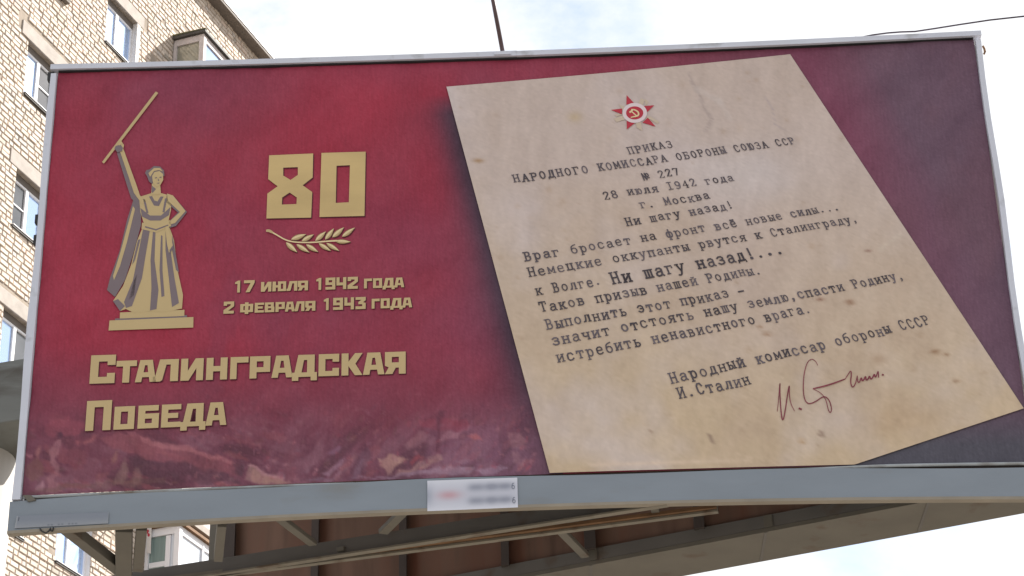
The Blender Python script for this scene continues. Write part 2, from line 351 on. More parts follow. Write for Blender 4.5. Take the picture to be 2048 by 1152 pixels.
for k, (pts, col, al) in enumerate([
    ([(320, 70), (380, 20), (480, 0), (620, 10), (640, 60), (560, 130), (470, 150), (440, 100), (400, 100), (390, 150), (330, 130)], (136, 68, 82), .75), ([(410, 110), (440, 90), (462, 130), (440, 172), (415, 160)], (80, 44, 60), .8),
    ([(385, 180), (440, 170), (440, 260), (400, 290), (440, 340), (430, 410), (390, 420), (420, 480), (430, 540), (340, 540), (360, 470), (330, 420), (360, 390), (400, 370), (360, 320), (360, 240)], (150, 102, 110), .8),
    ([(250, 250), (290, 200), (295, 250), (260, 295)], (142, 92, 94), .8), ([(190, 330), (250, 280), (310, 320), (320, 400), (250, 450), (190, 420)], (112, 76, 74), .75), ([(268, 512), (310, 448), (332, 480), (310, 532)], (162, 122, 132), .85),
    ([(185, 262), (232, 262), (225, 276), (180, 274)], (170, 116, 124), .8), ([(440, 220), (490, 230), (490, 300), (470, 290)], (128, 72, 84), .6), ([(480, 180), (620, 130), (800, 200), (900, 300), (800, 420), (600, 480), (480, 400)], (108, 58, 72), .55),
    ([(700, 130), (860, 110), (1000, 130), (1700, 310), (1720, 390), (1600, 400), (1100, 280), (820, 220)], (132, 74, 84), .8), ([(1020, 135), (1150, 148), (1420, 220), (1702, 316), (1690, 334), (1400, 256), (1150, 195), (1040, 182)], (162, 102, 108), .8),
    ([(930, 95), (990, 100), (1020, 130), (960, 135)], (158, 96, 104), .7), ([(930, 270), (1300, 310), (1700, 405), (1760, 460), (1300, 470), (1000, 420)], (82, 52, 64), .7), ([(820, 505), (895, 340), (918, 285), (942, 400), (900, 505)], (126, 94, 92), .75),
    ([(955, 500), (975, 375), (1012, 365), (1035, 480)], (124, 90, 90), .7), ([(600, 180), (700, 122), (692, 142), (610, 195)], (152, 90, 94), .8), ([(815, 335), (840, 250), (862, 238), (850, 335)], (140, 94, 90), .75), ([(560, 170), (580, 175), (572, 212), (560, 205)], (160, 92, 98), .7),
    ([(700, 460), (715, 415), (800, 400), (800, 430)], (128, 76, 80), .6), ([(1780, 445), (1800, 350), (1840, 370), (2040, 440), (2048, 475), (1830, 465)], (142, 108, 106), .85), ([(1798, 338), (2060, 424), (2060, 446), (1800, 362)], (172, 128, 132), .85),
    ([(1460, 140), (1480, 120), (1476, 165), (1462, 165)], (150, 92, 104), .5), ([(170, 545), (600, 525), (1200, 485), (1200, 440), (700, 475), (300, 505)], (106, 78, 74), .5), ([(1700, 320), (1770, 340), (1760, 400), (1700, 380)], (76, 48, 60), .7)]):
    patch([(x / 3.657, 837 + y / 3.657) for x, y in pts], col, al, 2.2)
for pts, col, al in [
    ([(0, 380), (100, 395), (290, 462), (0, 472)], (150, 112, 104), .8), ([(540, 395), (640, 310), (692, 278), (662, 335), (580, 412)], (148, 114, 132), .8), ([(556, 245), (640, 178), (662, 190), (620, 252)], (130, 92, 116), .6),
    ([(700, 445), (800, 250), (862, 200), (880, 260), (800, 435)], (88, 54, 70), .7), ([(740, 435), (800, 300), (832, 300), (792, 435)], (122, 94, 112), .6), ([(1300, 60), (1800, 40), (1850, 300), (1500, 350), (1250, 300)], (122, 78, 100), .4),
    ([(918, 298), (960, 302), (1010, 268), (1135, 280), (1080, 322), (1032, 382), (1010, 394), (990, 360), (950, 340)], (170, 130, 118), .95), ([(1068, 414), (1080, 368), (1150, 370), (1300, 280), (1392, 268), (1392, 302), (1330, 342), (1200, 384)], (164, 126, 118), .85),
    ([(1150, 302), (1230, 258), (1242, 290), (1170, 332)], (152, 66, 72), .85), ([(1110, 205), (1250, 88), (1322, 110), (1250, 182), (1140, 235)], (144, 100, 110), .65), ([(1230, 350), (1300, 230), (1360, 240), (1350, 290)], (110, 70, 88), .6),
    ([(1240, 20), (1580, 0), (1590, 80), (1420, 100), (1260, 60)], (134, 56, 72), .55), ([(1372, -60), (1425, -60), (1405, 120), (1392, 255), (1360, 255), (1384, 120)], (88, 44, 60), .85), ([(1388, 172), (1440, 108), (1542, 80), (1532, 132), (1430, 174)], (154, 106, 118), .75),
    ([(1598, 132), (1662, 108), (1682, 160), (1630, 182)], (160, 88, 94), .8), ([(1530, 100), (1592, 90), (1602, 142), (1540, 152)], (88, 46, 62), .7), ([(1888, 80), (1980, 100), (2012, 160), (1960, 222), (1910, 200)], (148, 102, 110), .65), ([(1900, 230), (1960, 260), (1990, 340), (1910, 330)], (140, 98, 108), .6),
    ([(740, 436), (1060, 402), (1500, 350), (1640, 362), (1600, 402), (1100, 424)], (160, 134, 152), .75), ([(1640, 384), (1830, 338), (1884, 370), (1700, 412)], (164, 138, 160), .75), ([(1480, 300), (1560, 270), (1620, 300), (1560, 330)], (138, 104, 122), .6),
    ([(290, 180), (310, 150), (318, 180)], (160, 96, 104), .7), ([(400, 440), (520, 420), (620, 430), (560, 460)], (128, 104, 122), .6), ([(1290, 150), (1340, 120), (1370, 190), (1310, 200)], (146, 106, 116), .5)]:
    patch([(500 + x / 3.657, 837 + y / 3.657) for x, y in pts], col, al, 2.2)
C = over(C, (122, 92, 112), .28 * np.clip((PY - 850) / 120, 0, 1) * np.clip((PX - 560) / 260, 0, 1) * np.clip((1130 - PX) / 60, 0, 1))
for k in range(520):                                          # fine dry flecks that thin out upwards
    x = random.uniform(380, 1070); y = 975 - 190 * random.random() ** 1.1; y -= (x - 45) * .03; l = random.uniform(2, 10); an = random.gauss(-.7, .7)
    stroke(C, PX, PY, x, y, x + l * math.cos(an), y + l * math.sin(an), random.uniform(1.2, 4.5), random.choice([(150, 70, 84), (86, 46, 62), (138, 92, 108), (158, 104, 112), (120, 60, 78)]), random.uniform(.12, .42) * min(1, max(.25, (y - 760) / 120)))
C += ((n3 - .5) * 16)[..., None] + rng.normal(0, 2.2, (NY, NX, 1))
# gathered vinyl along the frame: slight real waviness of the skin
Wg = .004 * (fbm(Ug * 100, Vg * 40, 60, 31) - .5) * np.clip((Ug - U0) / .15, 0, 1) - .0
edge_l = np.exp(-((Ug - U0) / .06) ** 2); edge_t = np.exp(-((vtop(Ug) - Vg) / .05) ** 2)
Wg = Wg + .030 * edge_l * (fbm(Ug * 300, Vg * 100, 25, 41) - .5) + .020 * edge_t * (fbm(Ug * 100, Vg * 300, 30, 51) - .5)
P = np.stack([Ug, -Wg, CZ + Vg], -1)
poster = grid_mesh('poster', P, np.clip(lin(np.clip(C, 5, 250)) / K_PRINT, .004, .85), M['vinyl'], bill)

# ---- the typed sheet drawn on the poster, in its own perspective
def homog(src, dst):
    A = []; bb = []
    for (x, y), (X, Y) in zip(src, dst):
        A += [[x, y, 1, 0, 0, 0, -X * x, -X * y], [0, 0, 0, x, y, 1, -Y * x, -Y * y]]; bb += [X, Y]
    return np.append(np.linalg.solve(np.array(A, float), np.array(bb, float)), 1).reshape(3, 3)
HP = homog([(0, 0), (1, 0), (1, 1.414), (0, 1.414)], [(893, 175), (1580, 110), (2047, 818), (1145, 1118)])
HI = np.linalg.inv(HP)
def ap(Hm, x, y):
    w = Hm[2, 0] * x + Hm[2, 1] * y + Hm[2, 2]
    return (Hm[0, 0] * x + Hm[0, 1] * y + Hm[0, 2]) / w, (Hm[1, 0] * x + Hm[1, 1] * y + Hm[1, 2]) / w
WS = .010                                                       # the print layers lie millimetres apart
NS, NT = 150, 170
Pg = np.zeros((NT, NS, 3)); Cg = np.zeros((NT, NS, 3))
for i in range(NS):
    s = i / (NS - 1)
    tm = 1.414
    for _ in range(14):                                         # where the sheet runs off the foot of the poster
        x, y = ap(HP, s, tm); u, v = B(x, y); d = v - (vbot(u) + .004)
        if d >= 0: break
        x2, y2 = ap(HP, s, tm - .01); u2, v2 = B(x2, y2); tm -= .01 * (-d) / max(v2 - v, 1e-6) * .9
    for j in range(NT):
        t = tm * j / (NT - 1); x, y = ap(HP, s, t + .006 * math.sin(s * 3.1) * (j == 0)); u, v = B(x, y)
        Pg[j, i] = (u, -WS, CZ + v); Cg[j, i] = (x, y, t)
SX, SY, ST = Cg[..., 0], Cg[..., 1], Cg[..., 2]
S = np.zeros((NT, NS, 3)) + np.array((182, 166, 158.))
S = over(S, (184, 164, 139), np.clip((SY - 330) / 500, 0, 1))
S = over(S, (172, 151, 132), np.clip((fbm(SX, SY, 150, 61) - .48) * 2.0, 0, .45) * np.clip((SY - 280) / 300, .25, 1))
S = over(S, (190, 178, 178), np.clip((fbm(SX, SY, 210, 71) - .52) * 2.5, 0, .6))
S = over(S, (178, 160, 150), .5 * blob(SX, SY, 1500, 560, 120, 160))
S = over(S, (196, 188, 188), .5 * blob(SX, SY, 1480, 350, 120, 60))
S += ((fbm(SX, SY * .35, 26, 81) - .5) * 16)[..., None]
for _ in range(130):
    x, y = random.uniform(900, 1980), random.uniform(140, 930); r = random.uniform(2, 7)
    S = over(S, (152, 126, 102), random.uniform(.08, .36) * blob(SX, SY, x, y, r, r * random.uniform(.6, 1.2)))
for (x, y, rx, ry, col, a) in [(957, 323, 9, 4, (140, 106, 70), .8), (1150, 236, 14, 10, (170, 148, 110), .5), (1640, 600, 7, 4, (120, 86, 70), .8), (1700, 606, 8, 5, (120, 84, 62), .7),
                               (1870, 705, 9, 5, (124, 92, 66), .7), (1893, 711, 5, 4, (124, 92, 66), .6), (1911, 763, 7, 4, (134, 104, 80), .6), (1642, 869, 5, 4, (90, 66, 56), .9), (1604, 884, 7, 5, (160, 128, 94), .7),
                               (1533, 669, 8, 4, (130, 96, 70), .6), (1520, 655, 6, 4, (130, 96, 70), .5), (1736, 503, 6, 3, (120, 88, 76), .7), (1785, 840, 90, 40, (170, 144, 116), .4), (1758, 720, 14, 10, (150, 122, 98), .4)]:
    S = over(S, col, a * blob(SX, SY, x, y, rx, ry))
for pts, col, wd, a in [([(1378, 148), (1386, 170), (1400, 195), (1410, 220), (1424, 240), (1412, 262)], (150, 136, 132), 4, .4), ([(1530, 196), (1545, 220), (1550, 250), (1570, 262)], (160, 146, 146), 2, .5),
                        ([(1760, 500), (1800, 470)], (198, 186, 172), 4, .35), ([(1395, 180), (1440, 205), (1460, 240)], (190, 180, 176), 7, .3),
                        ([(1180, 930), (1310, 927), (1500, 919)], (206, 184, 164), 5, .5), ([(1419, 870), (1424, 884)], (120, 100, 90), 2, .6), ([(1302, 862), (1308, 874)], (130, 106, 90), 2, .6)]:
    for (a0, b0), (a1, b1) in zip(pts, pts[1:]): stroke(S, SX, SY, a0, b0, a1, b1, wd, col, a)
S += rng.normal(0, 1.8, (NT, NS, 1))
page = grid_mesh('printed_sheet', Pg, np.clip(lin(np.clip(S, 5, 245)) / K_PRINT, .004, .85), M['sheet'], bill,
                 'tilted beige typed sheet printed on the right half of the poster')

# ---- typewriter letters as stroke glyphs
TW = {
 'а': '1 5.6,2 7,4 7,4.8 6,4.8 1,5.8 0/4.8 4,2 3.8,.8 2.6,.8 1,2 0,3.6 .3,4.8 1.6',
 'б': '5.2 10,3 9.4,1.4 8,.8 5,.8 2.5,1.6 .6,3 0,4.6 .6,5.3 2.3,5.3 4,4.6 5.6,3 6.2,1.6 5.6,.9 4.2',
 'в': '1.2 0,1.2 7/0 7,3.6 7,4.6 6.3,4.6 4.4,3.6 3.7,1.2 3.7/3.6 3.7,5 3,5 .8,3.8 0,0 0',
 'г': '1.5 0,1.5 7/0 7,5 7,5 5.2/S 1.5 0', 'д': '0 -1.7,0 0,6 0,6 -1.7/1.2 0,2 3,2.2 7,4.8 7,4.8 0',
 'е': '.8 3.7,5.2 3.7,5 5.6,4 7,2 7,.8 5.6,.8 1.6,2 0,4 0,5.2 1', 'ё': '.8 3.7,5.2 3.7,5 5.6,4 7,2 7,.8 5.6,.8 1.6,2 0,4 0,5.2 1/D 1.9 9/D 4.1 9',
 'з': '.8 6,2 7,4 7,5 6,5 4.6,4 3.8,2.4 3.8/4 3.8,5.2 2.8,5.2 1,4 0,2 0,.6 1.2',
 'и': '1 0,1 7/5 0,5 7/1 .8,5 6.2/S 1 0/S 1 7/S 5 0/S 5 7', 'й': '1 0,1 7/5 0,5 7/1 .8,5 6.2/S 1 0/S 1 7/S 5 0/S 5 7/1.8 9.2,3 8.4,4.2 9.2',
 'к': '1.2 0,1.2 7/1.2 3.5,3 3.7,5 7/2.8 3.7,5.2 0/S 1.2 0/S 1.2 7/S 5 7/S 5.2 0', 'л': '0 .2,1.2 .3,2 3,2.2 7,5 7,5 0/S 5 0',
 'м': '.6 0,.6 7/.6 7,3 1.4/3 1.4,5.4 7/5.4 7,5.4 0/S .6 0/S 5.4 0', 'н': '1 0,1 7/5 0,5 7/1 3.6,5 3.6/S 1 0/S 1 7/S 5 0/S 5 7',
 'о': 'O 3 3.5 2.3 3.5', 'п': '1 0,1 7/5 0,5 7/0 7,6 7/S 1 0/S 5 0', 'р': '1.2 -3,1.2 7/S 1.2 -3/0 7,1.2 7/O 3.3 3.5 2 3.5',
 'с': '5.2 5.2,4 7,2 7,.8 5.4,.8 1.6,2 0,4 0,5.2 1.3', 'т': '3 0,3 7/.3 5.2,.3 7,5.7 7,5.7 5.2/S 3 0',
 'у': '.8 7,3 .8/5.2 7,2.4 -2.2,1.4 -3,.4 -2.6/S .8 7/S 5.2 7', 'ф': '3 -3,3 10/O 1.7 3.5 1.4 3.3/O 4.3 3.5 1.4 3.3/S 3 -3',
 'ц': '1 0,1 7/4.6 0,4.6 7/0 0,6 0,6 -1.7/S 1 7/S 4.6 7', 'ч': '1 7,1 4,2 3.2,5 3.2/5 0,5 7/S 1 7/S 5 7/S 5 0',
 'ш': '.8 7,.8 0/3 7,3 0/5.2 7,5.2 0/0 0,6 0/S .8 7/S 3 7/S 5.2 7', 'ы': '.8 0,.8 7/.8 3.8,2.6 3.8,3.6 2.8,3.6 1,2.6 0,0 0/5.4 0,5.4 7/S .8 7/S 5.4 7/S 5.4 0',
 'ь': '1.4 0,1.4 7/1.4 3.8,4 3.8,5 2.8,5 1,4 0,.4 0/S 1.4 7', 'э': '.8 5.4,2 7,4 7,5.2 5.4,5.2 1.6,4 0,2 0,.8 1.3/2.6 3.6,5 3.6',
 'ю': '.8 0,.8 7/.8 3.6,2.2 3.6/O 4 3.5 1.7 3.5/S .8 0/S .8 7', 'я': '5 0,5 7/6 7,2.4 7,1.2 6.2,1.2 4.4,2.4 3.6,5 3.6/2.8 3.6,1 0,0 0/S 5 0',
 'А': '.6 0,3 10/3 10,5.4 0/1.6 3.8,4.4 3.8/S .6 0/S 5.4 0', 'Р': '1.2 0,1.2 10/0 10,4 10,5.2 9,5.2 6,4 5,1.2 5/S 1.2 0',
 'Б': '1.2 0,1.2 10/0 10,5 10,5 8.2/1.2 5.6,4 5.6,5.2 4.4,5.2 1.2,4 0,0 0', 'Г': '1.4 0,1.4 10/0 10,5.2 10,5.2 7.8/S 1.4 0',
 'Д': '0 -2,0 0,6 0,6 -2/1.1 0,2 4,2.3 10,4.9 10,4.9 0', '2': '.8 7.6,1 9,2.2 10,4 10,5 8.8,5 7,.8 0,5.4 0,5.4 1.4',
 '7': '.6 8.4,.6 10,5.2 10,2.6 0', '8': 'O 3 7.5 2 2.4/O 3 2.6 2.3 2.6', 'I': '3 0,3 10/.9 0,5.1 0/.9 10,5.1 10', '9': 'O 3 7 2.2 3/5.2 7,5 3,4 .6,2 0,1 .8',
 '4': '4.2 0,4.2 10,.5 3.2,5.6 3.2/S 4.2 0', '№': '0 0,0 10/0 10,3 0/3 0,3 10/O 5 6.8 1.3 2.4/3.8 2.6,6.4 2.6', '.': 'D 2.4 .6', ',': 'D 2.6 .6/2.9 .6,2.9 -.8,1.8 -2.2',
 '!': '3 10,3 3.4/D 3 .6', '–': 'B 0.6 3.8 5.4 3.8', '0': 'O 3 5 2.2 5', '6': 'O 3 3 2.2 3/.8 3,1 7,2.2 9.6,4.4 10', '1': '1.2 8,3 10,3 0/S 3 0', '-': 'B 1 3.8 5 3.8'}
for lo_, up_ in zip('нипомкзвтсюы', 'НИПОМКЗВТСЮЫ'):
    parts = []
    for st in TW[lo_].split('/'):
        if st[0] in 'SO':
            a_ = st.split(); nums = [float(x) for x in a_[1:]]
            nums[1] *= 10 / 7
            if st[0] == 'O': nums[3] *= 10 / 7
            parts.append(st[0] + ' ' + ' '.join(map(str, nums)))
        else:
            parts.append(','.join(f"{p.split()[0]} {float(p.split()[1]) * 10 / 7}" for p in st.split(',')))
    TW[up_] = '/'.join(parts)

def ribbon(mb, pts, wd, F, c, closed=False, mi=0):              # flat pen stroke; F maps stroke units to a place
    n = len(pts); Lp = []; Rp = []
    for k in range(n):
        if closed: a, b_ = pts[(k - 1) % n], pts[(k + 1) % n]
        else: a, b_ = pts[max(k - 1, 0)], pts[min(k + 1, n - 1)]
        dx, dy = b_[0] - a[0], b_[1] - a[1]; l = math.hypot(dx, dy) or 1; dx /= l; dy /= l
        x, y = pts[k]
        if not closed and k == 0: x -= dx * wd * .4; y -= dy * wd * .4
        if not closed and k == n - 1: x += dx * wd * .4; y += dy * wd * .4
        h = wd / 2
        if 0 < k < n - 1 or closed:
            p0, p1 = pts[(k - 1) % n], pts[k]; e0 = (p1[0] - p0[0], p1[1] - p0[1]); le = math.hypot(*e0) or 1
            cosn = abs((-dy) * (-e0[1] / le) + dx * (e0[0] / le)); h = h / max(cosn, .6)
        Lp.append((x - dy * h, y + dx * h)); Rp.append((x + dy * h, y - dx * h))
    for k in range(n if closed else n - 1):
        j = (k + 1) % n
        mb.face([F(*Lp[k]), F(*Rp[k]), F(*Rp[j]), F(*Lp[j])], mi, c)
ZK = [0]
def glyph(mb, ch, Fxy, wd, c):
    for st in TW[ch].split('/'):
        ZK[0] = (ZK[0] + 1) % 24; dz = ZK[0] * .00006
        F = lambda x, y, dz=dz: Fxy(x, y, dz)
        if st[0] == 'S':
            x, y = map(float, st[2:].split()); ribbon(mb, [(x - 1.05, y), (x + 1.05, y)], wd * .85, F, c)
        elif st[0] == 'D':
            x, y = map(float, st[2:].split()); r = wd * .95
            mb.face([F(x + r * math.cos(a), y + r * math.sin(a)) for a in [k * math.pi / 4 for k in range(8)]], 0, c)
        elif st[0] == 'B':
            a = list(map(float, st[2:].split())); ribbon(mb, [(a[0], a[1]), (a[2], a[3])], wd * 1.3, F, c)
        elif st[0] == 'O':
            x, y, rx, ry = map(float, st[2:].split())
            ribbon(mb, [(x + rx * math.cos(k * math.pi / 6), y + ry * math.sin(k * math.pi / 6)) for k in range(12)], wd, F, c, True)
        else:
            ribbon(mb, [tuple(map(float, p.split())) for p in st.split(',')], wd, F, c)

def page_point(s, t, w): 
    x, y = ap(HP, s, t); return BL(x, y, w)
CAPH = .0268
def typed(text, p0, p1, scale=1.0, wd=1.25, dark=1.0):
    s0, t0 = ap(HI, *p0); s1, t1 = ap(HI, *p1)
    words = [MB()]; n = len(text); adv = (s1 - s0) / (n - .15)
    for k, ch in enumerate(text):
        if ch == ' ': words.append(MB()); continue
        mb = words[-1]
        ink = random.uniform(.75, 1.5) / dark; cc = lin((80, 74, 79)) * ink / K_PRINT; cc = tuple(np.clip(cc, .004, .5))
        jy = random.gauss(0, .0009); jr = random.gauss(0, .015); wj = wd * random.uniform(.85, 1.12)
        x0 = s0 + adv * k; tb = t0 + (t1 - t0) * (k + .4) / n + jy; sx = adv * .72 / 6; sy = CAPH * scale / 10
        def F(x, y, dz): 
            return page_point(x0 + sx * x - y * sx * jr, tb - sy * y - jr * x * sy + (t1 - t0) / n * (x / 6 - .4) * .8, WS + .003 + dz)
        glyph(mb, ch, F, wj, cc)
    for mb in words:
        if mb.f: mb.build('typed_word', M['type'], page, color=True)
LINES = [('ПРИКАЗ', (1258.4, 308), (1348, 293.5), 1), ('НАРОДНОГО КОМИССАРА ОБОРОНЫ СОЮЗА ССР', (1028.7, 365.3), (1593, 286.5), 1),
         ('№ 227', (1288.5, 360), (1362, 349), 1), ('28 июля I942 года', (1209, 398.8), (1470, 360.3), 1), ('г. Москва', (1283, 417.5), (1422.5, 396.4), 1),
         ('Ни шагу назад!', (1254, 451.3), (1470, 416.2), 1), ('Враг бросает на фронт всё новые силы...', (1050.5, 521.8), (1682, 418.5), 1),
         ('Немецкие оккупанты рвутся к Сталинграду,', (1058.8, 553.2), (1719, 442.8), 1), ('к Волге.', (1073.5, 590.6), (1206, 567.5), 1),
         ('Ни шагу назад!...', (1226, 567.5), (1571, 505.2), 1.3), ('Таков призыв нашей Родины.', (1082, 624), (1526, 546), 1),
         ('Выполнить этот приказ –', (1094, 658), (1493, 588), 1), ('значит отстоять нашу землю,спасти Родину,', (1106, 690.3), (1811, 556.5), 1),
         ('истребить ненавистного врага.', (1116, 724.6), (1626, 623.6), 1), ('Народный комиссар обороны СССР', (1343, 766.4), (1864, 647), 1), ('И.Сталин', (1359.5, 797), (1504.5, 767), 1)]
for tx, p0, p1, sc in LINES:
    typed(tx, p0, p1, sc, 1.3 if sc == 1 else 1.45, .95 if sc == 1 else 1.35)

def pen(mb, pts, w0, w1, w=WS + .0035, mi=0, smooth=True):      # px polyline of varying width on the sheet
    if smooth:
        for _ in range(2):
            q = [pts[0]]
            for a, b_ in zip(pts, pts[1:]): q += [(a[0] * .75 + b_[0] * .25, a[1] * .75 + b_[1] * .25), (a[0] * .25 + b_[0] * .75, a[1] * .25 + b_[1] * .75)]
            pts = q + [pts[-1]]
    ZK[0] = (ZK[0] + 1) % 24; ww = w + ZK[0] * .00006
    n = len(pts); Lp = []; Rp = []
    for k in range(n):
        a, b_ = pts[max(k - 1, 0)], pts[min(k + 1, n - 1)]; dx, dy = b_[0] - a[0], b_[1] - a[1]; l = math.hypot(dx, dy) or 1
        h = (w0 + (w1 - w0) * math.sin(math.pi * k / max(n - 1, 1))) / 2; x, y = pts[k]
        Lp.append((x - dy / l * h, y + dx / l * h)); Rp.append((x + dy / l * h, y - dx / l * h))
    for k in range(n - 1):
        mb.face([BL(*Lp[k], ww), BL(*Rp[k], ww), BL(*Rp[k + 1], ww), BL(*Lp[k + 1], ww)], mi)
Z6 = lambda pts: [(1400 + x / 3.657, 540 + y / 3.657) for x, y in pts]
mb = MB()
pen(mb, Z6([(565, 1035), (575, 950), (586, 800), (584, 900), (593, 1050), (605, 1112), (622, 1040), (640, 910), (655, 828), (652, 900), (662, 975), (692, 1032)]), 1.0, 2.3)
pen(mb, Z6([(722, 1010), (745, 1020)]), 3.5, 3.5)
pen(mb, Z6([(862, 698), (845, 664), (815, 648), (783, 675), (760, 760), (754, 860), (761, 935), (780, 972), (808, 979), (850, 960), (890, 930), (918, 925), (945, 950), (961, 1000), (962, 1032), (950, 1046), (937, 1018), (920, 940), (880, 895), (825, 868)]), 1.0, 2.1)
pen(mb, Z6([(825, 868), (900, 852), (980, 828), (1062, 797)]), 2.0, 2.9)
pen(mb, Z6([(1062, 797), (1082, 765), (1104, 732), (1108, 765), (1100, 820), (1112, 858), (1128, 850), (1142, 815), (1150, 772)]), 1.2, 2.3)
pen(mb, Z6([(1150, 772), (1152, 815), (1166, 826), (1180, 780), (1186, 815), (1200, 800), (1212, 772), (1214, 806), (1230, 800), (1240, 770), (1248, 800), (1262, 790), (1276, 755), (1282, 790), (1294, 765), (1304, 732), (1306, 786)]), 1.8, 2.8)
pen(mb, Z6([(1330, 764), (1344, 768)]), 3.2, 3.2)
mb.build('signature', M['sign'], page)

# ---- star emblem
Z2 = lambda pts: [(880 + x / 3.657, 80 + y / 3.657) for x, y in pts]
mb = MB(); W3 = WS + .003
for poly_ in ([(1290, 440), (1310, 470), (1360, 490), (1340, 520)], [(1470, 425), (1500, 440), (1470, 500), (1440, 480)], [(1540, 560), (1605, 600), (1590, 612), (1500, 560)], [(1270, 575), (1290, 600), (1360, 580), (1340, 550)], [(1440, 640), (1480, 665), (1470, 600), (1430, 600)],
              [(1500, 430), (1530, 455), (1500, 480)], [(1290, 560), (1275, 545), (1345, 540)]):
    mb.poly([BL(x, y, W3) for x, y in Z2(poly_)], mi=2)
for tri in ([(1365, 403), (1363, 472), (1420, 462)], [(1568, 477), (1481, 484), (1515, 527)], [(1577, 633), (1520, 568), (1480, 604)], [(1367, 653), (1427, 605), (1365, 584)], [(1250, 511), (1332, 543), (1332, 501)]):
    mb.poly([BL(x, y, W3 + .001) for x, y in Z2(tri)], mi=0)
el = lambda cx, cy, rx, ry, n=28: [(cx + rx * math.cos(2 * math.pi * k / n), cy + ry * math.sin(2 * math.pi * k / n)) for k in range(n)]
mb.poly([BL(x, y, W3 + .0018) for x, y in Z2(el(1424, 533, 90, 73))], mi=1)
mb.poly([BL(x, y, W3 + .0026) for x, y in Z2(el(1424, 533, 63, 48))], mi=0)
pen(mb, Z2([(1398, 508), (1420, 508), (1446, 522), (1455, 540), (1446, 556), (1420, 560), (1395, 566)]), 1.6, 3.2, W3 + .0034, 3)
pen(mb, Z2([(1440, 556), (1400, 522)]), 2.2, 2.2, W3 + .0034, 3, False)
pen(mb, Z2([(1386, 530), (1410, 512)]), 3.6, 3.6, W3 + .0034, 3, False)
mb.build('star_emblem', [M['redink'], M['whiteink'], M['rayink'], M['goldlight']], page)

